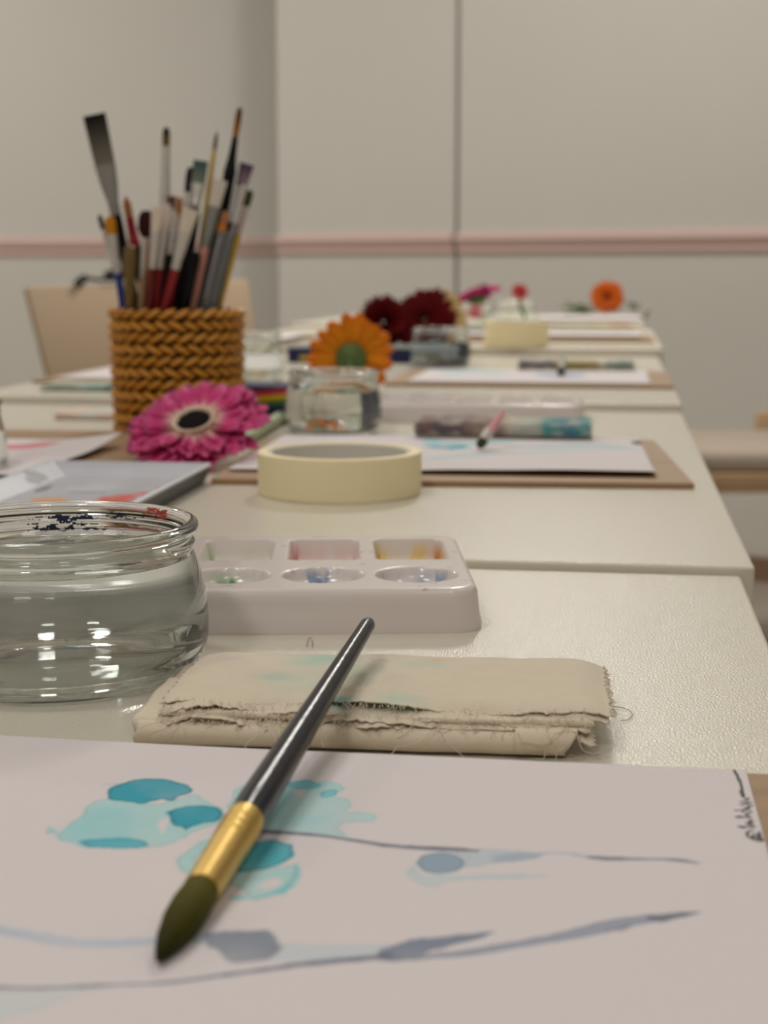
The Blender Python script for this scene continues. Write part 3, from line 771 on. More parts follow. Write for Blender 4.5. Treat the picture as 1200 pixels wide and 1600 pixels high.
def small_cloth(fl, fr, h, d, hh, label, spots, layers=3, base=(222, 208, 186), edges=None):
    m, a, w = frame_px(fl, fr, h, .02)
    parts = []; cols = []
    ca, sa = math.cos(-a), math.sin(-a)
    for k in range(layers):
        us = np.linspace(-w / 2, w / 2, 90); ts = np.linspace(0, 1, 50); U, T = np.meshgrid(us, ts)
        z0 = hh * k / layers; z1 = hh * (k + .85) / layers; r = (z1 - z0) / 2
        ph = np.clip((T - .35) / .3, 0, 1) * PI
        Y = np.where(T < .35, d * (1 - T / .35), np.where(T > .65, d * (T - .65) / .35, 0)) - r * np.sin(ph) + r + .0015 * k
        Y = Y + .001 * fnoise(U * 30 + k * 9, T * 0 + k, 2)
        Z = (z0 + z1) / 2 - r * np.cos(ph) + .0012 * fnoise(U * 40 + k, T * 0 + 3 * k, 3) * (T > .4) + .0003
        X = U * (1 - .012 * k) + .001 * fnoise(T * 9 + k, T * 0 + k)
        v, f = gridmesh(X, Y, np.maximum(Z, .0003)); parts.append((v, f))
        c = np.ones(X.shape + (3,)) * np.array(lin(base)); n = fnoise(X * 120 + k, Z * 300 + Y * 60, 3)
        for x0, x1, cc, al in spots:
            xa, xb = -w / 2 + w * x0, -w / 2 + w * x1
            s = np.clip((X - xa) / .006 + .5, 0, 1) * np.clip((xb - X) / .006 + .5, 0, 1) * np.clip(al * (1 + 1.1 * n), 0, 1)
            c = c * (1 - s[..., None]) + np.array(lin(cc)) * s[..., None]
        cols.append(c.reshape(-1, 3))
    v, f = merge(parts)
    o = put('folded_cloth', (v, f), M_cloth, loc=(m.x, m.y, TZ + h), rotz=a, smooth=60, cols=np.concatenate(cols), solid=.0007)
    return tag(o, label, 'cloth', 'folded cotton cloths')
small_cloth((646, 684), (924, 684), h2 + .0065, .045, .0125, 'stained mauve and teal cloth under the pink brush',
    [(0, .32, (98, 84, 92), .95), (.03, .1, (130, 96, 84), .6), (.28, .52, (140, 118, 110), .8), (.55, .75, (150, 184, 180), .6), (.5, .8, (176, 160, 146), .4), (.72, 1.0, (40, 140, 142), .95), (.8, .92, (90, 110, 150), .4)], 1)
small_cloth((810, 579), (990, 578), h3 + .0055, .05, .010, 'olive and blue stained cloth on the third table behind its sheet',
    [(0, .4, (110, 108, 120), .8), (.3, .7, (170, 150, 100), .7), (.4, .6, (150, 140, 60), .5), (.75, 1, (120, 150, 145), .8)], 2)
small_cloth((58, 612), (250, 612), h3, .05, .0065, 'teal edged folded cloth at the left end of the third table',
    [(0, 1, (196, 202, 190), .6), (.05, .3, (110, 140, 136), .5), (.3, .6, (110, 160, 156), .45), (.55, .8, (70, 120, 124), .7)], 2)
small_cloth((80, 658), (250, 656), h2, .07, .005, 'pale peach stained cloth on the second table left of the braided pot',
    [(0, .3, (216, 186, 168), .6), (.2, .5, (190, 200, 200), .5), (.4, .9, (220, 190, 172), .5)], 2)
small_cloth((862, 512), (988, 511), h4 + .0075, .05, .006, 'pale cloth with an orange stain on the fourth table',
    [(.0, .5, (196, 200, 186), .5), (.4, .6, (190, 190, 140), .4), (.7, .95, (216, 160, 124), .7)], 2)

# ------------------------------------------------------------------ grey mixing tray
def tray():
    bl, br = P(108, 721, .015), P(331, 724, .015); fr = P(205, 796, .013)
    dx = (br - bl); w = dx.length; ex = dx.normalized(); ey = (br - fr).normalized()
    a = math.atan2(ex.y, ex.x); Lg = .20; W = .100
    t = thing('mixing_tray', 'grey plastic mixing tray with orange and red paint, behind the largest jar', 'mixing tray', (br.x, br.y, TZ + h2), math.atan2(-ey.x, ey.y) + 0.0)
    nx, ny = 170, 300
    U, V = np.meshgrid(np.linspace(-W, 0, nx), np.linspace(-Lg, 0, ny))
    edge = np.minimum(np.minimum(U + W, -U), np.minimum(V + Lg, -V))
    Z = .012 - np.clip((edge - .003) / .012, 0, 1) ** .9 * .0075
    Z = np.where(edge < .001, .0112, Z)
    n = fnoise(U * 60, V * 40, 4); n2 = fnoise(U * 200, V * 120, 3)
    col = np.ones(U.shape + (3,)) * np.array(lin((182, 184, 192)))
    loc = t.location; r = t.rotation_euler.z; ca, sa = math.cos(-r), math.sin(-r)
    def blob(px, py, rx, ry, c, al, thr=None):
        nonlocal col
        q = P(px, py, .0085) - loc; x0, y0 = q.x * ca - q.y * sa, q.x * sa + q.y * ca
        w_ = np.exp(-(((U - x0) / rx) ** 2 + ((V - y0) / ry) ** 2) ** 1.5) * (1 + 1.3 * n2 + .8 * n)
        w_ = np.clip((w_ - .35) * 4, 0, 1) * al
        col = col * (1 - w_[..., None]) + np.array(lin(c)) * w_[..., None]
    col = col * (1 + .12 * n[..., None])
    blob(75, 781, .013, .012, (226, 146, 64), .95); blob(185, 778, .014, .016, (214, 74, 50), .95); blob(215, 770, .008, .012, (218, 96, 70), .8); blob(255, 760, .005, .006, (210, 130, 110), .6)
    blob(55, 755, .006, .016, (80, 82, 92), .8); blob(70, 762, .003, .014, (70, 72, 84), .8); blob(140, 768, .012, .004, (120, 122, 130), .7); blob(126, 730, .003, .010, (140, 116, 96), .9)
    blob(150, 760, .02, .015, (198, 204, 210), .5); blob(30, 785, .01, .01, (206, 206, 210), .6)
    blob(100, 790, .012, .01, (60, 130, 90), .6)
    v, f = gridmesh(U, V, Z)
    put('mixing_surface', (v, f), M_tray, t, smooth=60, cols=col.reshape(-1, 3), solid=.0012)
    # dark outer shell, narrower at the bottom
    def ring(i, z): return [(-W + i, -Lg + i, z), (-i, -Lg + i, z), (-i, -i, z), (-W + i, -i, z)]
    R = ring(.0002, .0108) + ring(.004, .0) + ring(.0016, .0108) + ring(.0056, .0012)
    f = []
    for k in range(4):
        l = (k + 1) % 4
        f += [(k, l, 4 + l, 4 + k), (8 + k, 12 + k, 12 + l, 8 + l), (k, 8 + k, 8 + l, l)]
    f += [(7, 6, 5, 4), (12, 13, 14, 15)]
    put('tray_shell', (R, f), M_traydark, t, smooth=0)
tray()

# ------------------------------------------------------------------ pencil tins
def tin_one():
    a, b = P(322, 659, h2), P(474, 660, h2); w = (b - a).length; hh = .0305; W = .055
    t = thing('pencil_tin', 'navy pencil tin with rainbow print, standing between the braided pot and water jar', 'pencil tin', (a.x, a.y, TZ + h2), 0)
    put('tin_base', rbox(w, W, hh, .002, 3, (w / 2, W / 2 + .0004, hh / 2)), M_navy, t, smooth=0)
    U, V = np.meshgrid(np.linspace(.003, w - .003, 160), np.linspace(.002, hh - .002, 60))
    c = np.ones(U.shape + (3,)) * np.array(lin((20, 34, 84)))
    for cc, i in (((206, 60, 84), 0), ((226, 190, 40), 1), ((60, 120, 60), 2)):
        yy = hh - .0045 - .0046 * i + .10 * (U - .062) - .5 * (U - .062) ** 2
        s = np.clip((.0024 - np.abs(V - yy)) / .0006, 0, 1) * np.clip((U - .038 - .002 * i) / .002, 0, 1)
        c = c * (1 - s[..., None]) + np.array(lin(cc)) * s[..., None]
    for k in range(3):
        yy = .004 + .0035 * k + .25 * (U - .06)
        s = np.clip((.0006 - np.abs(V - yy)) / .0005, 0, 1) * .5
        c = c * (1 - s[..., None]) + np.array(lin((70, 84, 130))) * s[..., None]
    v, f = gridmesh(U, np.full_like(U, -.0002), V)
    put('rainbow_print', (v, f), M_tin, t, smooth=60, cols=c.reshape(-1, 3))
tin_one()
def tin_two():
    a, b = P(446, 567, h3), P(652, 566, h3); w = (b - a).length
    t = thing('pencil_tin', 'open navy tin lying behind the orange flower', 'pencil tin', (a.x, a.y + .012, TZ + h3), 0.0)
    put('tin_base', rbox(w, .075, .019, .002, 3, (w / 2, .0375, .0095)), M_navy, t, smooth=0)
    put('rim', rbox(w + .002, .077, .004, .0015, 3, (w / 2, .0375, .0205)), mat('grey_rim', (178, 178, 176), .35), t)
    put('print', rbox(.012, .0006, .006, .0002, 1, (.022, -.0002, .006)), mat('yellow_print', (200, 180, 70), .5), t)
tin_two()
# ------------------------------------------------------------------ braided pot
PZ = 1.227
pc = D(275, YH, PZ); pot_base = Vector((pc.x, pc.y, TZ + h2))
def pot():
    t = thing('brush_pot', 'round pot wrapped in golden brown braided cord, full of paintbrushes', 'pot', pot_base)
    Hh = .097; R0, R1 = .0455, .0475
    pr = [(0, .001), (R0 - .002, .001), (R1 - .002, Hh - .001), (R1 - .005, Hh - .001), (R0 - .005, .004), (0, .004)]
    put('pot_body', lathe(pr, 64), M_pot, t)
    rows = 11; rh = Hh / rows
    for i in range(rows):
        z = rh * (i + .5); R = R0 + (R1 - R0) * z / Hh + .0012
        n = 29; mb = MB(); sgn = 1 if i % 2 else -1; off = (i % 3) * .31
        for k in range(n):
            a = 2 * PI * (k + off) / n; wj = 1 + .1 * math.sin(k * 2.7 + i)
            # slanted strand, bent round the pot
            v, f = ball((0, 0, 0), .0076 * wj, .0036, .0025, 12, 10, Matrix.Rotation(sgn * .50, 3, 'Y'))
            w = []
            for p in v:
                al = a + p[0] / R; rr = R + .0012 + p[1]
                w.append((rr * math.cos(al), rr * math.sin(al), z + p[2]))
            mb.add(w, f)
        put('braid_row', (mb.v, mb.f), M_rope, t, smooth=180)
pot()

# ------------------------------------------------------------------ paintbrushes in the pot
def lerp3(a, b, t): return a + (b - a) * t
HC = {}
def brush(label, tip, y1, y2, rim, dz, w, hair, ferr, hand, shape='round', flat=.35, tipc=None, groups='paintbrushes standing in the pot', hw_=None):
    """tip px; y1,y2 rows where the hair and the ferrule end; rim px on row 478; w=(tip,hair base,ferrule end,handle) px; dz m behind the pot axis"""
    A_ = D(tip[0], tip[1], PZ + dz * 1.0); Bp = D(rim, 478, PZ + dz * .85)
    ax = (Bp - A_); ln = ax.length; ax = ax.normalized()
    # carry on to the pot floor, staying inside
    tf = (TZ + h2 + .008 - A_.z) / ax.z
    floor = A_ + ax * tf
    off = Vector((floor.x - pot_base.x, floor.y - pot_base.y))
    if off.length > .036:
        while off.length > .036 and tf > ln * 1.05:
            tf -= .002; floor = A_ + ax * tf; off = Vector((floor.x - pot_base.x, floor.y - pot_base.y))
    s = ln / (478 - tip[1])
    mm = lambda px: px * PZ / F
    t = thing('paintbrush', label, 'paintbrush', floor, 0, groups)
    side = RGT
    p1 = A_ + ax * s * (y1 - tip[1]); p2 = A_ + ax * s * (y2 - tip[1])
    wt, wh, wf, wd = [mm(q) / 2 for q in w]
    if hair:
        if shape == 'flat':
            pts = [A_, A_ + ax * .0006] + [lerp3(A_, p1, q) for q in (.1, .2, .35, .5, .75)] + [p1, p1 + ax * .002]
            rad = [wt * .97, wt] + [wt + (wh - wt) * q for q in (.1, .2, .35, .5, .75)] + [wh, wh * .95]; fl = [.12, .14, .15, .17, .19, .22, flat * .8, flat, flat]
        elif shape == 'round':
            pts = [A_, lerp3(A_, p1, .12), lerp3(A_, p1, .35), lerp3(A_, p1, .7), p1, p1 + ax * .002]
            rad = [.0003, wt * .6, max(wt, wh) * .95, max(wt, wh), wh, wh * .95]; fl = 1.0
        else:   # filbert / mop with a domed end
            pts = [A_, lerp3(A_, p1, .1), lerp3(A_, p1, .3), lerp3(A_, p1, .7), p1, p1 + ax * .002]
            rad = [wt * .4, wt * .8, wt, wt, wh, wh * .95]; fl = .6
        v, f = tube(pts, rad, 16, fl, side)
        c0 = np.array(lin(tipc or hair)); c1 = np.array(lin(hair))
        cols = []
        L1 = (p1 - A_).length
        for p in v:
            k = min(1, max(0, (Vector(p) - A_).dot(ax) / L1)); k = min(1, k * 1.1) ** 1.25
            cols.append(c0 * (1 - k) + c1 * k)
        put('bristles', (v, f), M_hair, t, world=True, cols=cols, smooth=60)
    fr_fl = flat if shape == 'flat' else 1.0
    if ferr:
        pts = [p1, p1 + ax * .0008, lerp3(p1, p2, .45), lerp3(p1, p2, .75), lerp3(p1, p2, .78), lerp3(p1, p2, .81), p2]
        wm = (wh + wf) / 2
        rad = [wh, wh * 1.03, wh * .6 + wf * .4, wf * 1.0, wf * 1.07, wf * 1.0, wf]
        fl = [fr_fl, fr_fl, (fr_fl + 1) / 2, 1, 1, 1, 1]
        put('ferrule', tube(pts, rad, 18, fl, side), ferr, t, world=True)
    hl = (floor - p2).length
    if hair or ferr:
        pts = [p2, p2 + ax * min(.004, hl * .1), lerp3(p2, floor, .3), lerp3(p2, floor, .6), floor]
        rad = [wf * .96, wf * 1.0, wd, wd * .85, wd * .5]
    else:
        pts = [A_, A_ + ax * .0012, A_ + ax * .004, A_ + ax * .012, lerp3(A_, floor, .5), floor]
        rad = [wt * .35, wt * .75, wt * .95, wt, wd, wd * .8]
    put('handle', tube(pts, rad, 16), hand, t, world=True)
    return t
K_black = mat('black_lacquer', (12, 12, 14), .3, spec=.22); K_red = lacquer('red', (140, 24, 28)); K_blue = lacquer('blue', (34, 56, 130))
K_yel = lacquer('yellow', (204, 164, 30)); K_or = lacquer('orange', (206, 126, 44)); K_tan = mat('raw_tan_wood', (196, 160, 120), .6)
K_olive = mat('olive_brown_wood', (112, 88, 44), .5); K_pink = lacquer('salmon', (214, 150, 132)); K_clear = mat('grey_clear_plastic', (190, 192, 196), .12, trans=.85, ior=1.35)
K_cl2 = mat('smoke_plastic', (150, 148, 140), .25, trans=.25, ior=1.45); K_dred = lacquer('dark_red', (104, 26, 22)); K_wine = lacquer('wine', (150, 10, 34))
K_pk2 = mat('pale_pink_ferrule', (206, 190, 184), .3, .4)
brush('widest flat brush with black tipped grey bristles leaning far left', (147, 179), 256, 335, 212, -.004, (35, 31, 17, 16), (120, 112, 100), K_cl2, K_black, 'flat', .2, (14, 14, 14))
brush('brush with orange brown point and crimson collar, right of the widest flat brush', (196, 306), 340, 386, 229, .014, (9, 13, 17, 15), (176, 110, 70), K_wine, K_black, 'round')
brush('thin dark tipped brush at the far left of the pot', (155, 336), 358, 420, 196, .012, (8, 8, 9, 9), (50, 40, 32), M_chrome, K_blue, 'mop')
brush('short orange haired brush with silver ferrule and blue handle at far left', (171, 338), 366, 427, 192, -.012, (17, 15, 11, 12), (196, 130, 34), M_white, K_blue, 'mop')
brush('olive brown wooden brush handle with its rounded end up', (203, 383), 0, 0, 203, -.030, (20, 20, 20, 18), None, None, K_olive)
brush('mop brush with very dark red hair and pale ferrule', (229, 329), 371, 432, 220, -.020, (24, 11, 10, 10), (54, 24, 24), M_white, K_tan, 'mop')
brush('thin orange brush handle with its end up', (237, 354), 0, 0, 229, -.016, (8, 8, 8, 9), None, None, K_or)
brush('white bristle brush with red handle, leftmost of the white ones', (246, 324), 362, 419, 233, -.028, (18, 14, 12, 14), (222, 208, 192), M_white, K_dred, 'flat', .5)
brush('white bristle brush with red handle, second of the white ones', (259, 319), 358, 419, 243, -.022, (17, 14, 12, 13), (218, 204, 190), M_white, K_red, 'flat', .5)
brush('silver ferruled pale brush with black handle between the two red handles', (272, 333), 350, 397, 258, -.010, (12, 12, 11, 14), (206, 196, 186), M_chrome, K_black, 'flat', .5)
brush('broadest white bristle brush with red handle, in the front middle', (298, 327), 362, 420, 259, -.030, (26, 20, 14, 15), (220, 208, 190), M_white, K_red, 'flat', .45)
brush('tall dark tipped brush with long bright silver ferrule standing upright', (260, 199), 228, 320, 254, .012, (12, 13, 16, 14), (120, 96, 44), M_chrome, K_black, 'mop', 1, (24, 34, 26))
brush('small brush with dusky pink brown hair behind the white bristles', (269, 306), 326, 360, 262, .004, (14, 11, 9, 9), (104, 70, 64), M_white, K_black, 'flat', .5)
brush('small brush with ginger hair behind the broadest white bristles', (281, 308), 337, 372, 268, .000, (9, 8, 8, 9), (160, 92, 40), M_chrome, K_red, 'mop')
brush('brush with dark purple black hair left of the teal brush', (298, 261), 300, 336, 276, .012, (13, 12, 13, 14), (46, 36, 50), M_chrome, K_black, 'mop')
brush('flat brush with dull teal hair and shining ferrule', (314, 251), 286, 323, 286, .006, (23, 21, 14, 17), (124, 130, 116), M_chrome, K_black, 'flat', .4, (62, 92, 90))
brush('thin yellow brush with fine dark point', (339, 206), 233, 262, 300, .016, (5, 6, 7, 8), (84, 78, 44), K_yel, K_yel, 'round')
brush('tallest brush, black with a ginger brown tip, leaning right', (375, 168), 213, 284, 326, .008, (10, 9, 19, 15), (170, 104, 30), K_black, K_black, 'mop', 1, (60, 40, 24))
brush('flat cream bristle brush with salmon handle right of the middle', (344, 281), 322, 386, 300, -.012, (23, 18, 14, 15), (212, 202, 186), K_cl2, K_pink, 'flat', .4)
brush('dark brown haired brush behind the flat cream bristles', (357, 276), 304, 345, 312, .006, (11, 9, 10, 12), (92, 60, 40), K_black, K_black, 'mop')
brush('flat brush with purple tipped hair leaning right', (386, 256), 286, 346, 326, .014, (23, 18, 13, 12), (150, 128, 134), K_clear, K_black, 'flat', .35, (82, 56, 88))
brush('greenish dark tipped brush with yellow handle, rightmost in the pot', (391, 297), 322, 366, 341, .004, (13, 11, 11, 13), (70, 72, 52), K_pk2, K_yel, 'mop')
brush('tan haired brush with bright orange band', (353, 330), 350, 362, 318, -.006, (13, 14, 15, 14), (184, 126, 88), K_or, K_clear, 'mop')
brush('brush with long white shining ferrule left of the yellow handle', (382, 288), 296, 348, 336, -.006, (8, 9, 10, 12), (190, 186, 176), M_white, K_clear, 'round')
brush('broad clear plastic brush handle at the front right of the pot', (354, 362), 0, 0, 326, -.026, (20, 21, 20, 16), None, None, K_clear)
brush('thick black brush handle, end up, in the middle of the pot', (305, 326), 0, 0, 281, -.004, (19, 20, 22, 18), None, None, K_black)
brush('second thick black brush handle, end up, just left of the salmon one', (306, 392), 0, 0, 287, -.020, (19, 20, 22, 20), None, None, K_black)
brush('black brush handle beside the yellow one at the right rim', (366, 372), 0, 0, 334, .010, (17, 18, 18, 15), None, None, K_black)

# ------------------------------------------------------------------ big brush in the foreground
def long_brush(label, pts, groups, radii, cuts, mats, hair, tipc, seg=28):
    """pts: world start (handle end) and tip; radii (fraction, radius)"""
    a, b = pts; d = (b - a); L = d.length; u = d.normalized()
    t = thing('paintbrush', label, 'paintbrush', a, 0, groups)
    fr_ = [r[0] for r in radii]; rv = [r[1] for r in radii]
    def seg_(f0, f1, n, extra=None):
        fs = sorted(set(list(np.linspace(f0, f1, n)) + [f for f in fr_ if f0 < f < f1]))
        return [a + u * L * f for f in fs], [float(np.interp(f, fr_, rv)) for f in fs], fs
    p, r, _ = seg_(0, cuts[0], 24); put('handle', tube(p, r, seg), mats[0], t, world=True, smooth=50)
    p, r, fs = seg_(cuts[0] - .004, cuts[1], 60)
    r = [q * 1.015 for q in r]
    fo_ = put('ferrule', tube(p, r, seg), mats[1], t, world=True, smooth=50)
    for k in (.018, .034, .050):
        c = a + u * L * (cuts[0] + k) - t.location; rr = float(np.interp(cuts[0] + k, fr_, rv))
        put('crimp_ring', tube([c - u * .0006, c - u * .0003, c + u * .0003, c + u * .0006], [rr * 1.0, rr * 1.06, rr * 1.06, rr * 1.0], seg), mats[1], fo_, smooth=60)
    p, r, fs = seg_(cuts[1] - .003, 1, 22); v, f = tube(p, r, seg)
    cols = []
    for q in v:
        k = ((Vector(q) - a).length / L - cuts[1]) / (1 - cuts[1]); k = min(1, max(0, k))
        cols.append(np.array(lin(hair)) * (1 - k) + np.array(lin(tipc)) * k)
    # fine lengthwise hair ridges
    put('bristles', (v, f), M_hair, t, world=True, cols=cols, smooth=60)
    return t
hs = P(577, 972, .0235); tp = P(246, 1500, .0062)
long_brush('large round brush with charcoal handle and brass ferrule lying across cloth and sheet', (hs, tp), 'paintbrushes lying on the tables',
    [(0, .0009), (.004, .0018), (.015, .0023), (.3, .0030), (.55, .0039), (.66, .00425), (.705, .00405), (.712, .0041), (.74, .00405), (.865, .00365), (.872, .0035), (.90, .0039), (.93, .0037), (.96, .0028), (.985, .0015), (1, .0004)],
    (.708, .868), (M_handle, M_brass), (92, 86, 26), (34, 36, 8))
hs = P(788, 641, .034); tp = P(747, 700, .0115)
long_brush('small pink handled brush with dark tip lying on the mauve and teal cloth', (hs, tp), 'paintbrushes lying on the tables',
    [(0, .0008), (.02, .0012), (.4, .0026), (.6, .0034), (.62, .0036), (.83, .0034), (.87, .0035), (.93, .0028), (1, .0004)],
    (.60, .82), (lacquer('pale_pink', (226, 160, 164)), M_white), (72, 76, 52), (60, 66, 46), 16)
hs = P(880, 553, h4 + .008); tp = P(876, 584, h3 + .008)
long_brush('small dark tipped brush lying across the olive and blue cloth', (hs, tp), 'paintbrushes lying on the tables',
    [(0, .001), (.03, .0015), (.4, .0032), (.6, .0036), (.8, .0040), (.9, .0042), (.96, .003), (1, .0006)],
    (.55, .80), (lacquer('grey_green', (150, 156, 146)), M_white), (52, 62, 58), (40, 52, 52), 14)

# ------------------------------------------------------------------ gerberas
def petal(L, W, curl, nx=5, ny=9, droop=0.0, tipw=.5):
    v = []; f = []; ks = []
    for j in range(ny + 1):
        t = j / ny
        wd = W * (.30 + .95 * t - .35 * t * t) if t < .8 else W * (.30 + .95 * .8 - .35 * .64) * math.sqrt(max(0, 1 - ((t - .8) / .205) ** 2))
        for i in range(nx):
            s = (i / (nx - 1) - .5)
            z = curl * L * t * t + droop * L * t + W * .55 * (2 * s) ** 2 * .35 * (1 - .4 * t) + W * .05 * math.cos(s * 14)
            v.append((L * t * (1 - .03 * abs(s)), s * wd, z)); ks.append(t)
    for j in range(ny):
        for i in range(nx - 1):
            f.append((j * nx + i, j * nx + i + 1, (j + 1) * nx + i + 1, (j + 1) * nx + i))
    return v, f, ks
def gerbera(label, center, normal, R, ramp, disc=None, rows=((26, 1.0, .0), (24, .82, .12), (20, .62, .25)), up=None, calyx=False, stem=None, each=True, roll=0, disc_r=.2, wid=.30, seed=1, ring=None, stem_r=.0026, stem_m=None):
    """ramp: [(t,colour)] along a petal; normal: where the face looks"""
    rnd = random.Random(seed)
    t = thing('gerbera', label, 'flower', center, 0, 'gerbera flowers')
    n = Vector(normal).normalized(); x = Vector((0, 0, 1)).cross(n)
    x = x.normalized() if x.length > .01 else Vector((1, 0, 0)); y = n.cross(x)
    M = Matrix((x, y, n)).transposed()
    def colf(ks):
        out = []
        for k in ks:
            out.append([np.interp(k, [r[0] for r in ramp], [lin(r[1])[c] for r in ramp]) for c in range(3)])
        return out
    allp = MB()
    for ri, (cnt, sc, lift) in enumerate(rows):
        for k in range(cnt):
            a = 2 * PI * (k + .5 * (ri % 2) + rnd.uniform(-.22, .22)) / cnt + roll
            L = R * sc * rnd.uniform(.93, 1.05)
            v, f, ks = petal(L, R * wid * rnd.uniform(.85, 1.1), rnd.uniform(-.10, .06), droop=lift + rnd.uniform(-.06, .06))
            r0 = R * .06; tw = rnd.uniform(-.15, .15)
            w = []
            for p in v:
                q = Vector((p[0] + r0, p[1] * math.cos(tw), p[2] + p[1] * math.sin(tw) + R * .02 * ri))
                q = Vector((q.x * math.cos(a) - q.y * math.sin(a), q.x * math.sin(a) + q.y * math.cos(a), q.z))
                w.append(M @ q)
            var = rnd.uniform(.88, 1.08); c = np.array(colf(ks)) * var
            if each: put('petal', (w, f), M_petal, t, cols=c, smooth=180, solid=.0003)
            else: allp.add(w, f, c)
    if not each: put('petals', (allp.v, allp.f), M_petal, t, cols=allp.c, smooth=180, solid=.0004)
    if disc:
        mb = MB(); rd = R * disc_r
        mb.add(*ball((0, 0, 0), rd, rd, rd * .35, 28, 10, M)); mb.v = [Vector(p) + n * R * .10 for p in mb.v]
        for k in range(150):
            a = 2.39996 * k; rr = rd * math.sqrt((k + .5) / 150) * 1.02
            c = M @ Vector((rr * math.cos(a), rr * math.sin(a), R * .10 + rd * .35 * math.sqrt(max(0, 1 - (rr / rd / 1.03) ** 2))))
            mb.add(*ball(c, R * .012, R * .012, R * .022, 6, 4, M))
        fd = put('flower_disc', (mb.v, mb.f), disc, t, smooth=180)
        if ring:
            mb = MB()
            for k in range(46):
                a = 2 * PI * k / 46; L = R * .12
                p0 = M @ Vector((rd * .95 * math.cos(a), rd * .95 * math.sin(a), R * .10)); p1 = M @ Vector((rd * 1.3 * math.cos(a), rd * 1.3 * math.sin(a), R * .17))
                mb.add(*tube([p0, (p0 + p1) / 2 + n * R * .012, p1], [R * .022, R * .026, R * .008], 6))
            put('pale_florets', (mb.v, mb.f), ring, fd, smooth=180)
    if calyx:
        pr = [(0, -R * .42), (R * .12, -R * .41), (R * .30, -R * .30), (R * .38, -R * .16), (R * .36, -R * .04), (R * .15, 0), (0, 0)]
        v, f = lathe(pr, 24); put('calyx', ([M @ Vector(p) for p in v], f), M_green, t, smooth=180)
    if stem:
        q = [Vector(p) - Vector(center) for p in stem]
        put('stem', tube([Vector(tuple(p)) for p in catmull([tuple(p) for p in q], 6)], stem_r, 12), stem_m or M_green, t, smooth=180)
    return t
def vdir(px_right, px_up, toward):
    return (RGT * px_right + Vector((0, 0, 1)) * px_up - fh * toward)
pcen = P(306, 669, h2 + .024)
gerbera('large pink gerbera with dark centre lying against the braided pot', pcen, vdir(-.15, .86, .48), .0455,
    [(0, (236, 212, 186)), (.38, (234, 204, 180)), (.50, (214, 110, 148)), (.64, (204, 52, 114)), (.85, (208, 58, 124)), (1, (222, 110, 158))], M_black,
    ((30, 1.0, .0), (28, .90, .07), (24, .70, .14)), disc_r=.25, ring=mat('pale_floret', (226, 200, 178), .6), wid=.34, seed=5,
    stem=[pcen + Vector((0, .006, -.004)), P(352, 692, h2 + .006), P(385, 684, h2 + .0052), P(418, 665, h2 + .0052), P(438, 651, h2 + .0052)], stem_r=.0050, stem_m=mat('pale_green_stem', (176, 186, 150), .55))
oc = D(549, 558, 1.45)
gerbera('orange gerbera seen from behind, green calyx showing over the water jar', oc, vdir(.02, .16, -1), .0385,
    [(0, (150, 130, 40)), (.15, (232, 140, 24)), (.6, (238, 146, 26)), (1, (234, 122, 16))], None, ((17, 1.0, -.02), (14, .90, .08)), calyx=True, wid=.38,
    stem=[oc - fh * .010, oc - fh * .03 + Vector((0, 0, -.010)), oc - fh * .046 + RGT * .008 + Vector((0, 0, -.026)), oc - fh * .06 + RGT * .02 + Vector((0, 0, -.036))], seed=8)
DR = [(0, (50, 2, 6)), (.5, (98, 3, 10)), (1, (116, 6, 16))]
rc = D(664, 500, 2.10)
gerbera('larger dark red gerbera behind the tinted water jar', rc, vdir(-.25, .35, 1), .0425, DR, None, ((26, 1.0, .05), (24, .85, .25), (20, .62, .5), (14, .42, .9)), each=False, seed=11)
rc2 = D(598, 504, 2.10)
gerbera('smaller dark red gerbera with raised petals above the orange one', rc2, vdir(.55, .25, 1), .036, DR, None, ((22, 1.0, .12), (20, .85, .4), (16, .65, .9), (10, .5, 1.6)), each=False, seed=12)
yc = D(684, 500, 2.16)
gerbera('cream yellow gerbera peeking out behind the larger dark red one', yc, vdir(.3, .2, 1), .0405, [(0, (200, 160, 90)), (1, (236, 208, 150))], None, ((24, 1.0, .05), (20, .85, .2)), each=False, seed=13, calyx=True)
mc = D(744, 463, 2.72)
gerbera('magenta gerbera seen edge on, resting on the far jar', mc, vdir(-.28, .93, -.20), .044, [(0, (150, 20, 90)), (.6, (206, 40, 120)), (1, (216, 70, 140))], None, ((22, 1.0, .02), (18, .8, .1)), calyx=True, each=False, seed=14)
gerbera('deep plum flower head on top of the magenta gerbera', D(757, 455, 2.70), vdir(0, .6, 1), .012, [(0, (80, 10, 60)), (1, (130, 16, 84))], None, ((14, 1.0, .3), (12, .8, .8), (8, .5, 1.2)), calyx=True, each=False, seed=15)
rdc = D(812, 457, 2.86)
gerbera('small coral red flower standing in the far jar', rdc, vdir(0, .4, 1), .0155, [(0, (190, 40, 50)), (1, (228, 84, 86))], None, ((16, 1.0, .2), (14, .8, .6), (10, .5, 1.1)), calyx=True, each=False, seed=16,
    stem=[rdc, rdc + Vector((.001, 0, -.02)), rdc + Vector((.006, .002, -.045))])
gerbera('small pink flower head low beside the far jar, under the magenta one', D(742, 488, 2.66), vdir(-.1, .3, 1), .013, [(0, (210, 90, 110)), (1, (226, 150, 156))], None, ((16, 1.0, .1), (12, .7, .5)), calyx=True, each=False, seed=17)
fo = D(949, 464, 3.58)
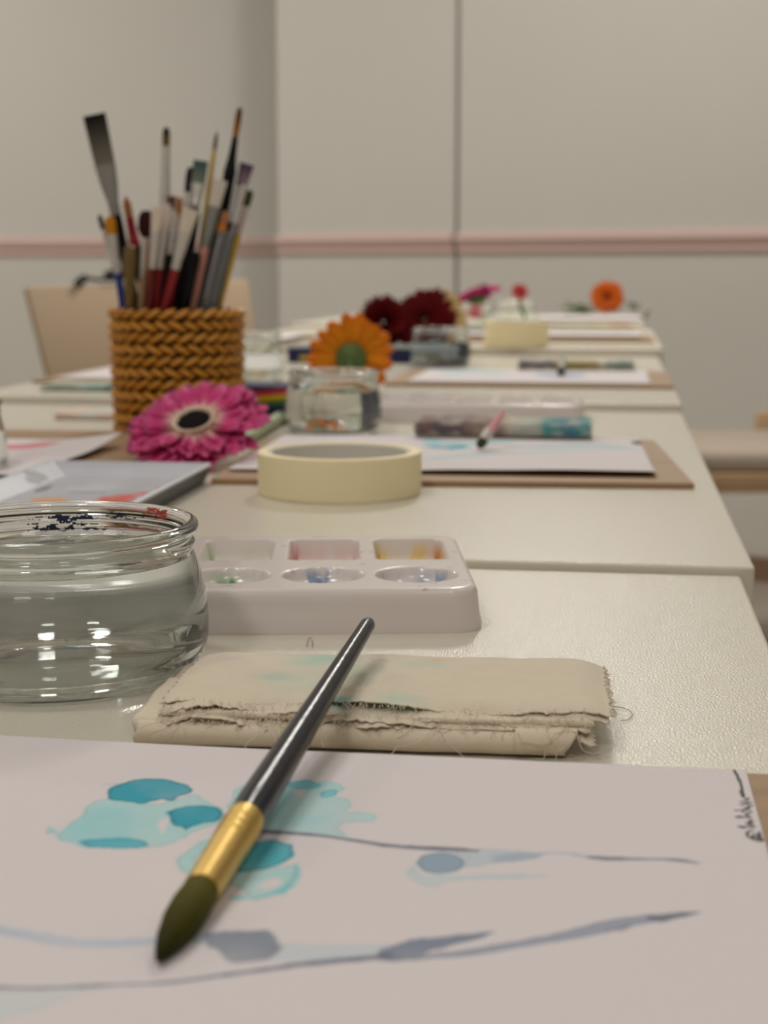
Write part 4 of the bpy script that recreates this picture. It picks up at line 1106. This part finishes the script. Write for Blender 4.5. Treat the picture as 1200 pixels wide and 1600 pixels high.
gerbera('far orange red gerbera on the farthest table against the wall', fo, vdir(0, .25, 1), .0375, [(0, (150, 50, 10)), (.45, (206, 76, 10)), (1, (230, 120, 30))], mat('brown_disc', (120, 50, 14), .8), ((24, 1.0, .02), (22, .8, .15), (16, .55, .3)), each=False, seed=18,
    stem=[fo + fh * .003, fo + fh * .03 + Vector((0, 0, -.02)), fo + fh * .05 - RGT * .03 + Vector((0, 0, -.035)), fo + fh * .05 - RGT * .09 + Vector((0, 0, -.038))])
# leaves by the far flower
def leafy(name, label, c, n, spread, hgt, seed, m=M_leaf):
    rnd = random.Random(seed); mb = MB()
    for k in range(n):
        L = rnd.uniform(.6, 1) * spread; a = rnd.uniform(-PI, PI)
        v, f, ks = petal(L, L * .45, rnd.uniform(-.2, .1), droop=rnd.uniform(.05, .5) * hgt / spread)
        o = Vector((rnd.uniform(-.3, .3) * spread, rnd.uniform(-.3, .3) * spread, rnd.uniform(.001, .01)))
        mb.add([Vector((p[0] * math.cos(a) - p[1] * math.sin(a), p[0] * math.sin(a) + p[1] * math.cos(a), max(p[2], 0))) + o for p in v], f)
    return tag(put(name, (mb.v, mb.f), m, loc=c, smooth=180, solid=.0005), label, 'leaves')
leafy('leaf_sprig', 'grey green leaf sprig left of the far orange flower', P(905, 488, h5 + .007), 12, .045, .05, 21)
leafy('leaf_sprig', 'dark green leaf sprig inside the base of the far red flower jar', P(826, 499, h4 + .004), 8, .022, .06, 22, mat('deep_leaf', (96, 112, 92), .6))
leafy('dry_leaf', 'small dark olive leaf at the right edge of the farthest table', P(1008, 501, h5), 6, .016, .04, 23, mat('olive_leaf', (96, 90, 66), .7))
leafy('leaf_sprig', 'small grey leaf sprig right of the far orange flower', P(992, 487, h5 + .007), 6, .022, .04, 24)

# ------------------------------------------------------------------ loose threads on the table
def loosethread(label, pts, h=.0006, m=None):
    q = [P(x, y, h) for x, y in pts]; b = q[0]
    o = put('loose_thread', tube([Vector(tuple(p)) for p in catmull([tuple(p - b) for p in q], 6)], .00012, 6), m or mat('teal_grey_thread', (120, 140, 140), .8), loc=b, smooth=180)
    return tag(o, label, 'thread', 'loose threads')
loosethread('fine curled thread on the table right of the frayed cloth', [(946, 1106), (962, 1104), (980, 1108), (988, 1116), (982, 1124), (970, 1126)])
loosethread('fine looped thread on the table behind the cloth, before the palette', [(479, 1009), (481, 1000), (485, 996), (488, 1002), (488, 1010)], .0008, mat('grey_thread', (150, 144, 136), .8))

# ------------------------------------------------------------------ chairs
def slabq(c, t):
    """thick panel from four front corners"""
    c = [Vector(p) for p in c]; n = (c[1] - c[0]).cross(c[3] - c[0]).normalized()
    if n.dot(FWD) < 0: n = -n
    return c + [p + n * t for p in c], [(0, 1, 2, 3), (7, 6, 5, 4), (0, 4, 5, 1), (1, 5, 6, 2), (2, 6, 7, 3), (3, 7, 4, 0)]
def chair_left():
    tl, tr = D(40, 447, 3.05), D(388, 436, 3.35); bl, br = D(80, 606, 3.02), D(412, 590, 3.32)
    g = (bl + br) / 2; g.z = 0
    t = thing('chair', 'pale beige high backed chair at the left behind the braided pot', 'chair', g, 0, 'wooden chairs')
    v, f = slabq([tl, tr, br, bl], .018)
    bm = bmesh.new(); vs = [bm.verts.new(p) for p in v]; [bm.faces.new([vs[i] for i in q]) for q in f]
    bmesh.ops.bevel(bm, geom=bm.edges[:], offset=.006, segments=3, affect='EDGES', profile=.5)
    bm.verts.index_update()
    put('backrest', ([tuple(q.co) for q in bm.verts], [tuple(q.index for q in fc.verts) for fc in bm.faces]), mat('beige_backrest', (190, 167, 140), .6), t, world=True); bm.free()
    e = (tr - tl).normalized(); dn = (bl - tl).normalized()
    bk = e.cross(Vector((0, 0, 1))); bk = (bk if bk.dot(FWD) > 0 else -bk) * .034
    for top in (tl + e * .03 + bk, tr - e * .03 + bk):
        ft = top + dn * ((top.z - .02) / -dn.z) * 1.0; mid = top + dn * .42
        put('leg', tube([top + dn * .03, top + dn * .05, mid, Vector((mid.x, mid.y, 0))], [.012, .015, .016, .014], 12), M_wood, t, world=True)
    nrm = e.cross(Vector((0, 0, 1))); nrm = nrm if nrm.dot(FWD) > 0 else -nrm
    s0 = (tl + dn * .42 + tr + dn * .42) / 2 + nrm * .2; s0.z = .45
    ang = math.atan2(e.y, e.x)
    v, f = rbox(.40, .40, .035, .008, 3); Mz = Matrix.Rotation(ang, 3, 'Z')
    put('seat', ([Mz @ Vector(p) + s0 for p in v], f), M_fabric, t, world=True)
    for sx in (-1, 1):
        p = s0 + e * .18 * sx + nrm * .18
        put('leg', tube([Vector((p.x, p.y, .44)), Vector((p.x, p.y, 0))], [.016, .013], 12), M_wood, t, world=True)
    # strap over the top of the backrest
    k0 = lerp3(tl, tr, .30); k1 = lerp3(tl, tr, .40); k2 = lerp3(tl, tr, .66); up = Vector((0, 0, .011))
    b_ = lerp3(tl, tr, .24)
    o = put('bag_strap', tube([Vector(tuple(p)) for p in catmull([tuple(lerp3(tl, tr, .22) + Vector((0, -.01, .001))), tuple(lerp3(tl, tr, .25) + up), tuple(lerp3(tl, tr, .32) + up * .7), tuple(lerp3(tl, tr, .36) + up * 1.4), tuple(lerp3(tl, tr, .43) + up * 1.5), tuple(lerp3(tl, tr, .47) + Vector((0, -.012, 0)))], 5)], [.009] * 6 + [.004] * 7 + [.012] * 9 + [.010] * 4, 10, .6), M_dark, loc=b_, world=True, smooth=180)
    tag(o, 'dark strap lying over the top of the beige chair back', 'strap')
chair_left()
def chair_right():
    # seat front rail seen beyond the right table edge; the chair turns its side to the camera
    z = .45; s0 = D(1085, 742, 3.18)
    hgt = lambda px, d: D(px, YH, d)
    a = hgt(1060, 3.30); ex = RGT.copy(); ey = Vector((-ex.y, ex.x, 0))
    t = thing('chair', 'wooden chair with pale cushion at the right beyond the table edge', 'chair', Vector((a.x, a.y, 0)), math.atan2(ex.y, ex.x), 'wooden chairs')
    W, Dp = .44, .46; zs = CZ - (770 - YH) * 3.3 / F
    put('seat_frame', rbox(W, Dp, .042, .005, 3, (W / 2, Dp / 2, zs + .021)), M_wood, t)
    put('cushion', rbox(W - .01, Dp - .01, .05, .02, 4, (W / 2, Dp / 2, zs + .066)), M_fabric, t)
    zt = CZ - (645 - YH) * 3.7 / F
    put('backrest', rbox(.155, .03, zt - zs, .006, 3, (.285 + .0775, Dp + .016, (zs + zt) / 2)), M_wood, t)
    for x in (.02, W - .02):
        for y in (.025, Dp - .025):
            put('leg', rbox(.036, .036, zs, .004, 2, (x, y, zs / 2)), mat('white_chair_leg', (206, 196, 186), .5), t)
chair_right()
# ------------------------------------------------------------------ light
def lamp(x, y, power, r=.17, z=2.68, col=(1.0, .97, .925), spread=PI, tilt=0.0):
    l = bpy.data.lights.new('ceiling_or_fill_lamp', 'AREA'); l.shape = 'DISK'; l.size = 2 * r; l.energy = power; l.color = col; l.spread = spread
    o = bpy.data.objects.new('ceiling_or_fill_lamp', l); COL.objects.link(o); o.location = (x, y, z); o.rotation_euler.x = -tilt; return o
for a_ in LAMPS: lamp(*a_)
w = bpy.data.worlds.new('World'); S.world = w; w.use_nodes = True
w.node_tree.nodes['Background'].inputs[0].default_value = (.9, .88, .85, 1); w.node_tree.nodes['Background'].inputs[1].default_value = .05

# ------------------------------------------------------------------ camera
cd = bpy.data.cameras.new('camera'); co = bpy.data.objects.new('camera', cd); COL.objects.link(co)
Mx = Matrix((RGT, UPV, -FWD)).transposed().to_4x4(); Mx.translation = CAM; co.matrix_world = Mx
cd.sensor_fit = 'VERTICAL'; cd.sensor_height = 36; cd.sensor_width = 27; cd.lens = F / 1600 * 36
cd.clip_start = .01; cd.clip_end = 60
cd.dof.use_dof = True; cd.dof.focus_distance = .49; cd.dof.aperture_fstop = 16.0
S.camera = co
S.view_settings.view_transform = 'Standard'; S.view_settings.look = 'None'; S.view_settings.gamma = 1; S.view_settings.use_curve_mapping = False
S.view_settings.exposure = EXPOSURE
try:
    S.cycles.use_denoising = True; S.cycles.max_bounces = 16; S.cycles.transmission_bounces = 14; S.cycles.sample_clamp_indirect = 0; S.cycles.blur_glossy = .5
except Exception: pass
